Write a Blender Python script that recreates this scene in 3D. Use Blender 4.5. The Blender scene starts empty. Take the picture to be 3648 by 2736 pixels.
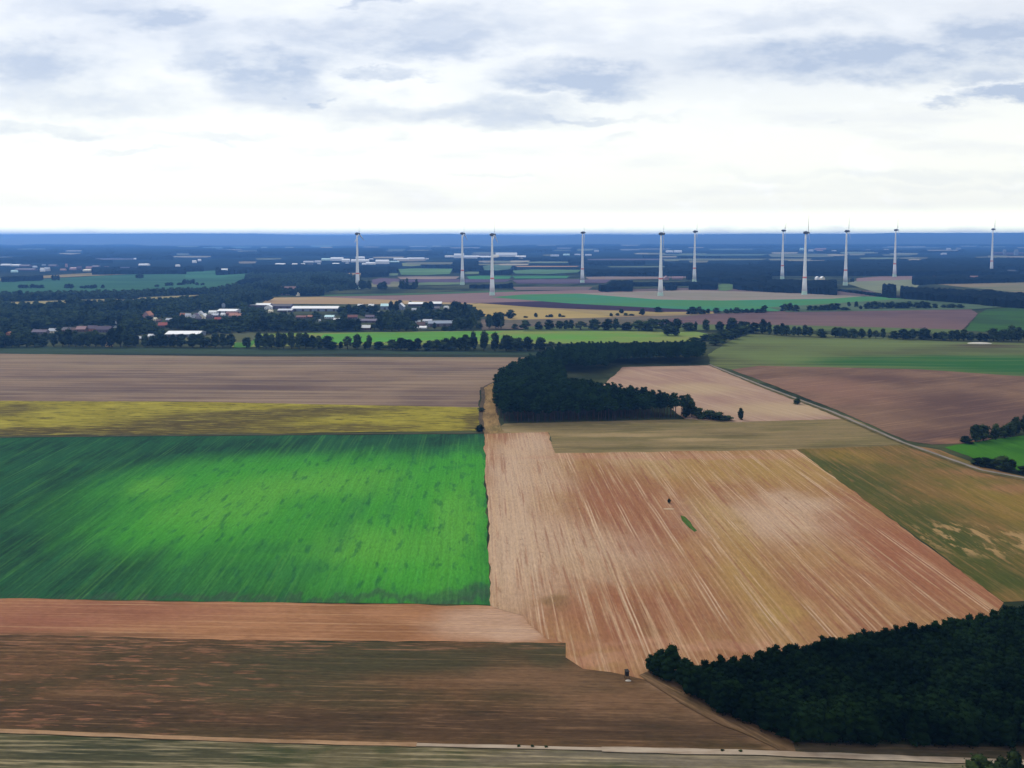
import bpy, math, random
import numpy as np
from mathutils import Vector, Matrix

SC = bpy.context.scene
COL = SC.collection
RNG = random.Random(7)
NR = np.random.default_rng(11)
PI = math.pi

# ------------------------------------------------------------------ camera model
W, Hh = 3648, 2736                  # frame the survey points were read in
F = 3159.0                          # focal length in those pixels (60 deg wide)
CAMH = 125.0
HORIZON = 843.0
PITCH = math.radians(4.0)
PY = HORIZON + F * math.tan(PITCH)  # principal point (rising-front lens)
CP, SP = math.cos(PITCH), math.sin(PITCH)


def G(px, py, z=0.0):
    """ground (or height z) point of the terrain seen at a survey pixel"""
    dx, dy = (px - W / 2) / F, -(py - PY) / F
    d = (dx, dy * SP + CP, dy * CP - SP)
    t = (z - CAMH) / d[2]
    return Vector((d[0] * t, d[1] * t, z))


def ppm(p):
    """survey pixels per metre at a point"""
    return F / (p[1] * CP + (CAMH - p[2]) * SP)


Q = W / 2212.0


class Win:
    """a survey window: its origin and its scale"""
    def __init__(s, x0, y0, k): s.x0, s.y0, s.k = x0, y0, k
    def __call__(s, x, y): return (s.x0 + x / s.k, s.y0 + y / s.k)


q = Win(0, 0, 1 / Q)
zA = [Win(912 * i, 780, 2212 / 912) for i in range(4)]
zF = [Win(456 * i, 820, 2212 / 456) for i in range(2)] + [Win(456 * i, 800, 2212 / 456) for i in range(2, 8)]
zV = [Win(456 * i, 1040, 2212 / 456) for i in range(4)]
zR = Win(2600, 1100, 2212 / 1048)
zW = Win(1600, 1100, 2212 / 1100)


def lin(c):
    c = c / 255.0
    return c / 12.92 if c <= 0.04045 else ((c + 0.055) / 1.055) ** 2.4


KLIGHT = 1.9                        # what a white sheet lying here would read


def C(r, g, b, k=1.0):
    return tuple(min(0.9, lin(v) / KLIGHT * k) for v in (r, g, b)) + (1.0,)


# ------------------------------------------------------------------ object helpers
def tag(o, label=None, cat=None, group=None, kind=None):
    if label: o['label'] = label
    if cat: o['category'] = cat
    if group: o['group'] = group
    if kind: o['kind'] = kind
    return o


def mesh_np(name, verts, faces, mats=(), smooth=False):
    me = bpy.data.meshes.new(name)
    me.from_pydata([tuple(v) for v in verts], [], [tuple(f) for f in faces])
    for m in mats: me.materials.append(m)
    if smooth: me.polygons.foreach_set('use_smooth', [True] * len(me.polygons))
    me.update()
    return me


def link(name, me, parent=None):
    o = bpy.data.objects.new(name, me)
    COL.objects.link(o)
    if parent is not None: o.parent = parent
    return o


def copy_tree(o, parent=None):
    c = o.copy()
    COL.objects.link(c)
    if parent is not None: c.parent = parent
    for ch in list(o.children): copy_tree(ch, c)
    return c


class MB:
    """collects shapes for one mesh"""
    def __init__(s): s.v, s.f = [], []
    def add(s, vs, fs):
        n = len(s.v)
        s.v += [tuple(v) for v in vs]
        s.f += [tuple(i + n for i in f) for f in fs]
        return s
    def box(s, x0, x1, y0, y1, z0, z1):
        return s.add([(x, y, z) for z in (z0, z1) for x, y in ((x0, y0), (x1, y0), (x1, y1), (x0, y1))],
                     [(3, 2, 1, 0), (4, 5, 6, 7), (0, 1, 5, 4), (1, 2, 6, 5), (2, 3, 7, 6), (3, 0, 4, 7)])
    def lathe(s, prof, n=16, cx=0, cy=0, cap=True):
        vs = [(cx + r * math.cos(2 * PI * i / n), cy + r * math.sin(2 * PI * i / n), z) for r, z in prof for i in range(n)]
        fs = [(k * n + i, k * n + (i + 1) % n, (k + 1) * n + (i + 1) % n, (k + 1) * n + i) for k in range(len(prof) - 1) for i in range(n)]
        if cap: fs += [tuple(range(n - 1, -1, -1)), tuple((len(prof) - 1) * n + i for i in range(n))]
        return s.add(vs, fs)
    def tube(s, pts, rads, n=6):
        vs, fs = [], []
        for k, (p, r) in enumerate(zip(pts, rads)):
            p = Vector(p)
            d = (Vector(pts[min(k + 1, len(pts) - 1)]) - Vector(pts[max(k - 1, 0)])).normalized()
            a = d.orthogonal().normalized(); b = d.cross(a)
            for i in range(n):
                t = 2 * PI * i / n
                vs.append(p + (a * math.cos(t) + b * math.sin(t)) * r)
        for k in range(len(pts) - 1):
            for i in range(n):
                fs.append((k * n + i, k * n + (i + 1) % n, (k + 1) * n + (i + 1) % n, (k + 1) * n + i))
        fs.append(tuple((len(pts) - 1) * n + i for i in range(n)))
        return s.add(vs, fs)
    def mesh(s, name, mat, smooth=False): return mesh_np(name, s.v, s.f, [mat] if mat else [], smooth)
    def build(s, name, mat, parent=None, smooth=False): return link(name, s.mesh(name, mat, smooth), parent)


# ------------------------------------------------------------------ node helpers
class NT:
    def __init__(s, tree): s.t = tree; tree.nodes.clear()
    def n(s, typ, **kw):
        nd = s.t.nodes.new(typ)
        for k, v in kw.items(): setattr(nd, k, v)
        return nd
    def set(s, sock, v):
        if isinstance(v, bpy.types.NodeSocket): s.t.links.new(v, sock)
        else: sock.default_value = v
    def math(s, op, a, b=0.0, c=0.0, clamp=False):
        nd = s.n('ShaderNodeMath', operation=op, use_clamp=clamp)
        s.set(nd.inputs[0], a); s.set(nd.inputs[1], b); s.set(nd.inputs[2], c)
        return nd.outputs[0]
    def vec(s, op, a, b=(0, 0, 0), scale=None):
        nd = s.n('ShaderNodeVectorMath', operation=op)
        s.set(nd.inputs[0], a); s.set(nd.inputs[1], b)
        if scale is not None: s.set(nd.inputs['Scale'], scale)
        return nd.outputs['Value'] if op in ('LENGTH', 'DOT_PRODUCT') else nd.outputs[0]
    def noise(s, v, scale, detail=3.0, rough=0.55, colour=False):
        nd = s.n('ShaderNodeTexNoise')
        s.set(nd.inputs['Vector'], v); nd.inputs['Scale'].default_value = scale
        nd.inputs['Detail'].default_value = detail; nd.inputs['Roughness'].default_value = rough
        return nd.outputs['Color' if colour else 'Fac']
    def ramp(s, v, a, b, lo=0.0, hi=1.0):
        nd = s.n('ShaderNodeMapRange', interpolation_type='SMOOTHSTEP')
        s.set(nd.inputs['Value'], v)
        for nm, x in (('From Min', a), ('From Max', b), ('To Min', lo), ('To Max', hi)): nd.inputs[nm].default_value = x
        return nd.outputs[0]
    def mix(s, fac, a, b, blend='MIX'):
        nd = s.n('ShaderNodeMix', data_type='RGBA', blend_type=blend)
        s.set(nd.inputs[0], fac); s.set(nd.inputs[6], a); s.set(nd.inputs[7], b)
        return nd.outputs[2]
    def mapping(s, v, rot=0.0, scale=(1, 1, 1)):
        nd = s.n('ShaderNodeMapping', vector_type='POINT')
        s.set(nd.inputs['Vector'], v)
        nd.inputs['Rotation'].default_value = (0, 0, rot); nd.inputs['Scale'].default_value = scale
        return nd.outputs[0]
    def gray(s, v):
        nd = s.n('ShaderNodeCombineColor')
        for i in range(3): s.set(nd.inputs[i], v)
        return nd.outputs[0]


def new_mat(name):
    m = bpy.data.materials.new(name)
    m.use_nodes = True
    t = NT(m.node_tree)
    out = t.n('ShaderNodeOutputMaterial')
    bs = t.n('ShaderNodeBsdfPrincipled')
    bs.inputs['Roughness'].default_value = 0.9
    bs.inputs['Specular IOR Level'].default_value = 0.08
    t.t.links.new(bs.outputs[0], out.inputs['Surface'])
    return m, t, bs


def wpos(t): return t.n('ShaderNodeNewGeometry').outputs['Position']


def ang_px(a, b):
    u, v = G(*a), G(*b)
    return math.atan2(v.y - u.y, v.x - u.x)


ROW = ang_px(q(1045, 960), q(1058, 1290))        # the drilling direction of the big fields
CROSS = ang_px(q(0, 1293), q(1060, 1309))


def patch_masks(t, pos, patches, warp, wscale, npos=None):
    """soft-edged, ragged patches lying on the ground: (survey ellipse, softness) -> mask sockets"""
    nz = t.noise(pos, wscale, 4.0, 0.6, True) if npos is None else t.noise(npos, 1.0, 5.0, 0.65, True)
    off = t.vec('MULTIPLY', t.vec('SUBTRACT', nz, (0.5, 0.5, 0.5)), (warp[0], warp[1], 0))
    pw = t.vec('ADD', pos, off)
    out = []
    for (win, cx, cy, rx, ry, soft) in patches:
        c = G(*win(cx, cy))
        ex = (G(*win(cx + rx, cy)) - c).length
        ey = (G(*win(cx, cy - ry)) - G(*win(cx, cy + ry))).length / 2
        d = t.vec('MULTIPLY', t.vec('SUBTRACT', pw, (c.x, c.y, 0)), (1 / ex, 1 / ey, 0))
        out.append(t.ramp(t.vec('LENGTH', d), 1 + soft, 1 - soft))
    return out


def field_mat(name, base, alt, pale, ang=0.0, L=70.0, Wd=3.0, patch=70.0, streak=0.6, lo=0.48, hi=0.66, alt_lo=0.42, alt_hi=0.62,
              fine=0.35, patches=(), warp=(30, 40), wscale=0.03, tram=0.0, tram_gap=24.0, tram_col=None, mott=1.2, spots=(), late=False, wstreak=None):
    m, t, bs = new_mat(name)
    pos = wpos(t)
    rot = t.mapping(pos, -ang)
    s1 = t.noise(t.vec('MULTIPLY', rot, (1 / L, 1 / Wd, 0)), 1.0, 4.0, 0.62)
    s2 = t.noise(t.vec('MULTIPLY', rot, (1 / (L * 3), 1 / (Wd * 4), 0)), 1.0, 3.0, 0.6)
    pt = t.noise(t.vec('MULTIPLY', rot, (1 / patch, 1.8 / patch, 0)), 1.0, 5.0, 0.6)
    fn = t.noise(t.vec('MULTIPLY', rot, (0.25 * mott, mott, 0)), 1.0, 3.0, 0.7)
    col = t.mix(t.ramp(pt, alt_lo, alt_hi), base, alt)
    def lay(col):
        for (pset, pc, amt) in patches:
            for mk in patch_masks(t, pos, pset, warp, wscale, t.vec('MULTIPLY', rot, (1 / wstreak[0], 1 / wstreak[1], 0)) if wstreak else None):
                col = t.mix(t.math('MULTIPLY', mk, amt), col, pc)
        return col
    if not late: col = lay(col)
    for k, (region, pc, amt, (sl_, sw_), (slo, shi)) in enumerate(spots):
        sn = t.noise(t.vec('ADD', t.vec('MULTIPLY', rot, (1 / sl_, 1 / sw_, 0)), (7.7 * k + 3, 1.3, 5.1)), 1.0, 4.0, 0.6)
        f_ = t.ramp(sn, slo, shi)
        if region:
            rg = 0.0
            for mk in patch_masks(t, pos, region, warp, wscale): rg = t.math('MAXIMUM', mk, rg)
            f_ = t.math('MULTIPLY', f_, rg)
        col = t.mix(t.math('MULTIPLY', f_, amt), col, pc)
    st = t.math('MULTIPLY', t.math('ADD', t.math('MULTIPLY', s1, 0.6), t.math('MULTIPLY', s2, 0.4)), 1.0)
    col = t.mix(t.math('MULTIPLY', t.ramp(st, lo, hi), streak), col, pale)
    if tram > 0:
        sx = t.n('ShaderNodeSeparateXYZ'); t.set(sx.inputs[0], rot)
        wob = t.math('ADD', sx.outputs[1], t.math('MULTIPLY', t.noise(t.vec('MULTIPLY', rot, (1 / 60, 1 / 60, 0)), 1.0, 1.0), 2.0))
        ph = t.math('ABSOLUTE', t.math('SUBTRACT', t.math('FRACT', t.math('DIVIDE', wob, tram_gap)), 0.5))
        ln = t.ramp(t.math('ABSOLUTE', t.math('SUBTRACT', ph, 0.045)), 0.028, 0.008)
        ln = t.math('MULTIPLY', ln, t.ramp(t.noise(t.vec('MULTIPLY', rot, (1 / 45, 1 / 12, 0)), 1.0, 3.0), 0.4, 0.62))
        col = t.mix(t.math('MULTIPLY', ln, tram), col, tram_col or pale)
    if late:
        col = lay(col)
        col = t.mix(t.math('MULTIPLY', t.ramp(s1, .5, .7), .22), col, pale)
    val = t.math('ADD', t.math('MULTIPLY', t.math('SUBTRACT', fn, 0.5), fine * 2), 1.0)
    val = t.math('MULTIPLY', val, t.math('ADD', t.math('MULTIPLY', t.math('SUBTRACT', s1, 0.5), fine * 1.6), 1.0))
    col = t.mix(1.0, col, t.gray(val), 'MULTIPLY')
    t.set(bs.inputs['Base Color'], col)
    bs.inputs['Roughness'].default_value = 1.0
    bs.inputs['Specular IOR Level'].default_value = 0.0
    return m


def leaf_mat(name, dark, light, scale=0.35, rnd=0.35):
    m, t, bs = new_mat(name)
    g = t.n('ShaderNodeNewGeometry')
    oi = t.n('ShaderNodeObjectInfo')
    nz = t.math('ADD', t.math('MULTIPLY', t.noise(g.outputs['Position'], scale, 3.0, 0.6), .5), t.math('MULTIPLY', t.noise(g.outputs['Position'], .09, 2.0, 0.5), .5))
    f = t.math('ADD', t.ramp(nz, 0.38, 0.64), t.math('MULTIPLY', t.math('SUBTRACT', oi.outputs['Random'], 0.5), rnd * 2), clamp=True)
    col = t.mix(f, dark, light)
    t.set(bs.inputs['Base Color'], col)
    bs.inputs['Specular IOR Level'].default_value = 0.0
    return m


def plain_mat(name, c, var=0.15, scale=0.5, rough=0.8):
    m, t, bs = new_mat(name)
    nz = t.noise(wpos(t), scale, 4.0, 0.6)
    col = t.mix(1.0, c, t.gray(t.math('ADD', t.math('MULTIPLY', t.math('SUBTRACT', nz, 0.5), var * 2), 1.0)), 'MULTIPLY')
    t.set(bs.inputs['Base Color'], col)
    bs.inputs['Roughness'].default_value = rough
    bs.inputs['Specular IOR Level'].default_value = 0.25
    return m


# ------------------------------------------------------------------ terrain
def sheet(name, pts, mat, z, win=q, kind='structure', label=None):
    """a flat field lying on the ground, outline given as survey points"""
    ps = [G(*win(x, y), z) for (x, y) in pts]
    rag = []
    for a_, b_ in zip(ps, ps[1:] + ps[:1]):           # field margins are never ruler-straight
        rag.append(a_)
        if min(a_.y, b_.y) > 1500: continue
        n_ = min(70, int((b_ - a_).length / 5)); nrm = Vector((a_.y - b_.y, b_.x - a_.x, 0)).normalized(); w_ = 0
        for i_ in range(1, n_):
            w_ = .7 * w_ + RNG.uniform(-.45, .45)
            rag.append(a_.lerp(b_, i_ / n_) + nrm * (w_ + RNG.uniform(-.3, .3)))
    ps = rag
    me = bpy.data.meshes.new(name)
    me.from_pydata([tuple(p) for p in ps], [], [tuple(range(len(ps)))])
    me.update()
    if me.polygons[0].normal.z < 0: me.flip_normals()
    me.materials.append(mat)
    o = link(name, me)
    tag(o, kind=kind, label=label)
    return o


def ribbon(name, pts, mat, z, half, win=q):
    """a track or road of constant width"""
    ps = [G(*win(x, y), z) for (x, y) in pts]
    fine = []
    for a, b in zip(ps, ps[1:]):
        n = max(2, int((b - a).length / 6))
        fine += [a.lerp(b, i / n) for i in range(n)]
    fine.append(ps[-1])
    vs, fs = [], []
    for i, p in enumerate(fine):
        d = (fine[min(i + 1, len(fine) - 1)] - fine[max(i - 1, 0)]).normalized()
        nrm = Vector((-d.y, d.x, 0))
        w1 = half * (1 + RNG.uniform(-.22, .22)); w2 = half * (1 + RNG.uniform(-.22, .22))
        vs += [p + nrm * w1, p - nrm * w2]
        if i: fs.append((2 * i - 2, 2 * i - 1, 2 * i + 1, 2 * i))
    o = link(name, mesh_np(name, vs, fs, [mat]))
    if o.data.polygons[0].normal.z < 0: o.data.flip_normals()
    return tag(o, kind='structure')


# the ground: one graded sheet out to the horizon
xs = [-45000, -30000, -20000, -12000, -7000, -4000, -2000, -1000, -400, 0, 400, 1000, 2000, 4000, 7000, 12000, 20000, 30000, 45000]
ys = [-45000, -20000, -5000, -500, 100, 400, 800, 1400, 2200, 3500, 5500, 9000, 14000, 21000, 30000, 45000]
gv = [(x, y, 0) for y in ys for x in xs]
gf = [(j * len(xs) + i, j * len(xs) + i + 1, (j + 1) * len(xs) + i + 1, (j + 1) * len(xs) + i) for j in range(len(ys) - 1) for i in range(len(xs) - 1)]
m, t, bs = new_mat('ground')
pos = wpos(t)
n1 = t.noise(pos, 0.012, 6.0, 0.6); n2 = t.noise(t.vec('MULTIPLY', pos, (1 / 900, 1 / 700, 0)), 1.0, 4.0, 0.6)
col = t.mix(t.ramp(n1, 0.38, 0.62), C(52, 62, 44), C(92, 98, 66))
sep = t.n('ShaderNodeSeparateXYZ'); t.set(sep.inputs[0], pos)
col = t.mix(t.ramp(sep.outputs[1], 2400, 3400), col, t.mix(t.ramp(n2, 0.55, 0.7), C(30, 40, 34), C(58, 72, 52)))
t.set(bs.inputs['Base Color'], col)
bs.inputs['Specular IOR Level'].default_value = 0.0
tag(link('ground', mesh_np('ground', gv, gf, [m])), kind='structure')

# distant hills
sky_line = [(-700, 838), (-200, 837), (0, 835), (300, 833), (620, 831), (900, 832), (1050, 836), (1100, 838), (1300, 838), (1450, 834), (1600, 833), (1700, 836),
            (1870, 839), (2000, 838), (2110, 834), (2280, 836), (2500, 835), (2700, 832), (2900, 833), (3120, 832), (3200, 829), (3350, 830), (3648, 829), (3900, 830), (4400, 833)]
hv, hf = [], []
XX = [-700 + 20 * i for i in range(256)]
for i, px in enumerate(XX):
    y = np.interp(px, [a for a, _ in sky_line], [b for _, b in sky_line]) + RNG.uniform(-.35, .35)
    for (D, k) in ((12500, 0), (14000, .35), (16500, .8), (18000, 1.0), (21000, .9), (24000, 0)):
        top = CAMH + (HORIZON - y) / F * 18000
        hv.append(((px - W / 2) / F * D, D, max(0.0, top * k) - (4 if k == 0 else 0)))
    if i:
        for k in range(5): hf.append(((i - 1) * 6 + k, i * 6 + k, i * 6 + k + 1, (i - 1) * 6 + k + 1))
hill_m = plain_mat('hill_forest', C(46, 56, 44), 0.3, 0.0015)
tag(link('hills', mesh_np('hills', hv, hf, [hill_m], True)), kind='structure')

ZL = [0.02]


def zl():
    ZL[0] += 0.012
    return ZL[0]


# ---- near fields
E = lambda *a: (q,) + a
sheet('rough_grass_field', [(-500, 1560), (0, 1578), (560, 1600), (1120, 1613), (1650, 1626), (2100, 1643), (2700, 1662), (2700, 2300), (-500, 2300)],
      field_mat('rough_grass', C(114, 106, 80), C(86, 90, 62), C(182, 166, 132), CROSS, 22, 1.0, 22, 0.7, 0.47, 0.62, fine=0.5,
                patches=[([E(1700, 1645, 420, 20, .5), E(1300, 1640, 300, 14, .6)], C(142, 130, 114), .6), ([E(1750, 1640, 60, 6, .5), E(250, 1630, 300, 25, .6)], C(62, 70, 54), .7)], warp=(14, 14)), zl())
sheet('brown_field', [(-500, 1355), (0, 1372), (600, 1384), (1100, 1388), (1220, 1388), (1222, 1420), (1260, 1443), (1320, 1450), (1400, 1466), (1480, 1520), (1700, 1610), (1720, 1632), (1650, 1626), (1120, 1613), (560, 1600), (0, 1578), (-500, 1560)],
      field_mat('ploughed_brown', C(116, 89, 64), C(92, 78, 56), C(156, 120, 90), CROSS, 34, 1.1, 34, 0.42, 0.52, 0.68, fine=0.58,
                patches=[([E(700, 1415, 200, 38, .45), E(560, 1470, 230, 50, .6), E(900, 1425, 230, 30, .6), E(1150, 1400, 90, 16, .5), E(1190, 1420, 40, 30, .5)], C(84, 80, 58), .85),
                         ([E(1150, 1465, 170, 24, .7), E(1330, 1530, 170, 50, .7), E(1560, 1570, 120, 24, .6)], C(140, 108, 82), .65),
                         ([E(1425, 1484, 34, 12, .6), E(1480, 1512, 40, 13, .6), E(1540, 1542, 42, 13, .6), E(1600, 1570, 42, 12, .6), E(1660, 1596, 44, 11, .6), E(1705, 1616, 40, 8, .6)], C(158, 126, 98), .7),
                         ([E(900, 1560, 560, 30, .6), E(1400, 1585, 280, 24, .6), E(200, 1540, 260, 30, .6)], C(82, 66, 52), .7)],
                spots=[([E(160, 1470, 420, 110, .5)], C(170, 118, 92), .75, (9, 1.6), (.54, .68)), ([E(480, 1388, 800, 20, .6)], C(168, 122, 94), .85, (14, 1.2), (.5, .64)), ([E(800, 1530, 700, 60, .6)], C(160, 124, 96), .5, (10, .9), (.54, .68)), ((), C(70, 62, 48), .5, (26, 3), (.55, .7))], warp=(16, 8), wscale=.05), zl())
sheet('stubble_strip', [(-500, 1286), (0, 1293), (1060, 1309), (1130, 1330), (1180, 1380), (1222, 1389), (1100, 1388), (600, 1384), (0, 1372), (-500, 1355)],
      field_mat('red_stubble', C(186, 134, 98), C(166, 118, 84), C(212, 172, 134), CROSS, 60, 1.2, 40, 0.6, 0.5, 0.66, fine=0.42,
                patches=[([E(1050, 1345, 110, 34, .5), E(1120, 1370, 70, 16, .5)], C(214, 178, 152), .75), ([E(200, 1320, 300, 24, .6), E(40, 1350, 200, 16, .6)], C(164, 108, 88), .6),
                         ([E(120, 1372, 300, 7, .6)], C(120, 92, 70), .6)], warp=(16, 8), wscale=.05), zl())
sheet('green_crop_field', [(-500, 948), (0, 945), (1045, 937), (1060, 1307), (0, 1293), (-500, 1286)],
      field_mat('green_crop', C(52, 98, 68), C(46, 80, 62), C(76, 146, 72), ROW, 60, 1.5, 50, 0.28, 0.5, 0.7, fine=0.46,
                patches=[([E(780, 1110, 330, 120, .7), E(930, 1120, 170, 150, .55), E(450, 1060, 240, 60, .75), E(390, 1140, 180, 46, .7), E(720, 1020, 330, 40, .7), E(1000, 1020, 60, 60, .6), E(900, 1230, 170, 34, .6)], C(80, 170, 62), .82),
                         ([E(330, 1050, 50, 20, .7), E(480, 1095, 110, 40, .8), E(740, 1040, 120, 30, .8), E(980, 1120, 50, 80, .8), E(800, 1180, 110, 40, .8), E(600, 1050, 90, 24, .8)], C(112, 186, 74), .6),
                         ([E(580, 1185, 110, 9, .8), E(760, 1120, 26, 60, .8), E(640, 1230, 90, 20, .8), E(1036, 1083, 14, 9, .6), E(990, 1010, 30, 5, .6), E(980, 972, 60, 9, .7), E(860, 1050, 8, 60, .8)], C(56, 118, 74), .35),
                         ([E(1000, 1282, 100, 16, .6), E(600, 1292, 600, 8, .6)], C(72, 92, 78), .6)],
                warp=(42, 46), wstreak=(46, 12), tram=.2, tram_gap=21, tram_col=C(116, 180, 86),
                spots=[((), C(50, 108, 72), .6, (16, 4), (.53, .68)), ((), C(50, 100, 66), .3, (9, 2.6), (.58, .72)), ((), C(100, 172, 76), .22, (60, 3), (.5, .72))]), zl())
sheet('yellow_flower_strip', [(-500, 862), (0, 866), (430, 868), (1035, 880), (1042, 905), (1030, 930), (520, 937), (0, 942), (-500, 946)],
      field_mat('yellow_blossom', C(178, 166, 66), C(160, 148, 58), C(204, 192, 92), CROSS, 22, 1.6, 40, 0.5, 0.5, 0.66, fine=0.45, spots=[((), C(92, 80, 50), .8, (16, 2.6), (.52, .62)), ((), C(210, 196, 84), .6, (20, 2), (.55, .66))],
                patches=[([E(480, 905, 190, 16, .5), E(640, 892, 170, 7, .5), E(700, 925, 200, 8, .6), E(30, 885, 60, 12, .6), E(300, 930, 300, 9, .5), E(80, 936, 300, 9, .5), E(1015, 912, 26, 20, .5), E(400, 918, 160, 10, .5), E(760, 884, 120, 4, .6)], C(98, 84, 52), .85),
                         ([E(500, 938, 700, 3, .6)], C(88, 82, 60), .8)], warp=(46, 26), wscale=.05), zl())
sheet('purple_brown_field', [(-500, 760), (0, 764), (520, 770), (1160, 772), (1150, 800), (1060, 832), (1037, 838), (1035, 880), (430, 868), (0, 866), (-500, 862)],
      field_mat('harrowed_soil', C(154, 130, 112), C(126, 106, 98), C(180, 158, 132), CROSS, 160, 5, 160, 0.65, 0.45, 0.62, fine=0.26,
                patches=[([E(100, 772, 300, 6, .6), E(700, 774, 500, 5, .6), E(300, 790, 400, 4, .7)], C(160, 140, 116), .7), ([E(950, 852, 90, 14, .6), E(250, 840, 340, 10, .6), E(560, 822, 200, 6, .6)], C(112, 94, 92), .6)], warp=(90, 60), wscale=.01), zl())
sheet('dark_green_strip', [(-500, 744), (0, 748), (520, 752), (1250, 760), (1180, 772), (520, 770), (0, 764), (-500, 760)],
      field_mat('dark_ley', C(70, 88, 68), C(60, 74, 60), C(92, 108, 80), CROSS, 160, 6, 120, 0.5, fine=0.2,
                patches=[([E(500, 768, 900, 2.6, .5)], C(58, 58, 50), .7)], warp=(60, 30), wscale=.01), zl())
sheet('stubble_field', [(1046, 937), (1184, 933), (1200, 978), (1720, 969), (2168, 1302), (2150, 1330), (1900, 1375), (1400, 1470), (1320, 1452), (1260, 1445), (1222, 1420), (1222, 1389), (1180, 1380), (1130, 1330), (1060, 1309)],
      field_mat('tan_stubble', C(174, 126, 92), C(184, 142, 100), C(212, 178, 144), ROW, 60, 1.15, 40, 0.66, 0.5, 0.68, fine=0.42,
                patches=[([E(1100, 1100, 50, 160, .6), E(1140, 1010, 90, 60, .6), E(1160, 1180, 110, 90, .7), E(1390, 1000, 80, 24, .5), E(1150, 955, 40, 20, .5), E(1340, 1190, 90, 50, .7), E(1720, 1080, 70, 24, .6), E(1650, 1120, 160, 40, .7)], C(216, 186, 158), .75),
                         ([E(1560, 1130, 50, 70, .6), E(1640, 1280, 70, 70, .6), E(1690, 1340, 50, 14, .6), E(1500, 1010, 240, 30, .7), E(1700, 1010, 140, 40, .7)], C(186, 152, 92), .7),
                         ([E(1200, 1298, 34, 20, .5), E(1390, 1350, 26, 40, .6)], C(134, 118, 78), .65),
                         ([E(1360, 1090, 90, 90, .7), E(1330, 1330, 150, 60, .7), E(2020, 1230, 120, 70, .6), E(1900, 1160, 90, 60, .7)], C(166, 108, 82), .65),
                         ([E(1300, 1440, 90, 12, .6), E(1640, 1400, 400, 12, .6), E(1450, 985, 300, 6, .6)], C(196, 146, 118), .6)],
                warp=(16, 40), wscale=.04, tram=.75, tram_gap=15, tram_col=C(222, 190, 160),
                spots=[((), C(160, 106, 82), .55, (50, 2.2), (.54, .66)), ((), C(220, 188, 152), .55, (70, 1.8), (.54, .68)), ((), C(150, 112, 78), .5, (7, 2.5), (.62, .72))]), zl())
sheet('olive_grass_strip', [(1046, 937), (1090, 915), (1500, 905), (1840, 903), (1965, 962), (1720, 971), (1200, 979), (1184, 933)],
      field_mat('olive_grass', C(150, 132, 94), C(134, 122, 82), C(182, 158, 116), ang_px(q(1200, 960), q(1700, 950)), 40, 2, 50, 0.5, fine=0.3,
                patches=[([E(1330, 940, 120, 4, .5), E(1500, 950, 80, 3, .5), E(1120, 930, 70, 5, .6)], C(190, 164, 122), .7), ([E(1450, 968, 260, 3, .5), E(1850, 964, 120, 3, .5), E(1600, 940, 60, 5, .6), E(1250, 925, 200, 6, .6)], C(106, 98, 66), .6)], warp=(20, 10), wscale=.05), zl())
sheet('olive_fallow_field', [(1720, 970), (1965, 961), (2030, 972), (2130, 1010), (2260, 1040), (2700, 1140), (2700, 1400), (2300, 1296), (2168, 1300)],
      field_mat('fallow', C(138, 112, 66), C(118, 108, 58), C(170, 132, 92), ROW, 40, 2.2, 40, 0.45, fine=0.32,
                patches=[([E(1990, 1130, 90, 50, .6), E(2100, 1230, 130, 36, .6), E(1870, 1050, 70, 30, .6), E(2080, 1170, 90, 30, .6), E(1790, 1000, 50, 24, .6), E(2170, 1260, 80, 20, .6)], C(82, 92, 46), .82),
                         ([E(1830, 985, 60, 14, .6), E(2190, 1090, 90, 50, .6)], C(160, 134, 66), .6),
                         ([E(2010, 975, 50, 9, .6), E(2110, 1020, 70, 9, .6), E(2180, 1055, 60, 9, .6)], C(168, 124, 88), .7),
                         ], warp=(14, 14), wscale=.07,
                spots=[([E(2110, 1165, 130, 34, .4), E(1955, 1158, 30, 10, .5)], C(196, 160, 112), .85, (12, 5), (.5, .6)), ((), C(96, 100, 50), .5, (30, 4), (.52, .66)), ((), C(170, 130, 88), .5, (20, 3), (.56, .7))]), zl())
sheet('grass_island', [(1470, 1113), (1480, 1116), (1492, 1128), (1506, 1146), (1500, 1149), (1486, 1138), (1473, 1124)],
      field_mat('grass_island', C(84, 112, 54), C(74, 98, 48), C(100, 128, 64), ROW, 10, 1, 10), zl())
sheet('pale_stubble_field', [(1300, 838), (1310, 826), (1345, 793), (1535, 789), (1660, 838), (1840, 904), (1590, 912), (1480, 905), (1420, 860)],
      field_mat('pale_stubble', C(192, 160, 138), C(180, 146, 130), C(212, 184, 158), ang_px(q(1345, 800), q(1600, 870)), 80, 4, 70, 0.5, fine=0.16,
                patches=[([E(1700, 885, 150, 14, .6), E(1500, 840, 90, 12, .7)], C(204, 178, 142), .8), ([E(1460, 800, 40, 3, .6)], C(156, 128, 116), .6)], warp=(26, 12), wscale=.05), zl())
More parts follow.
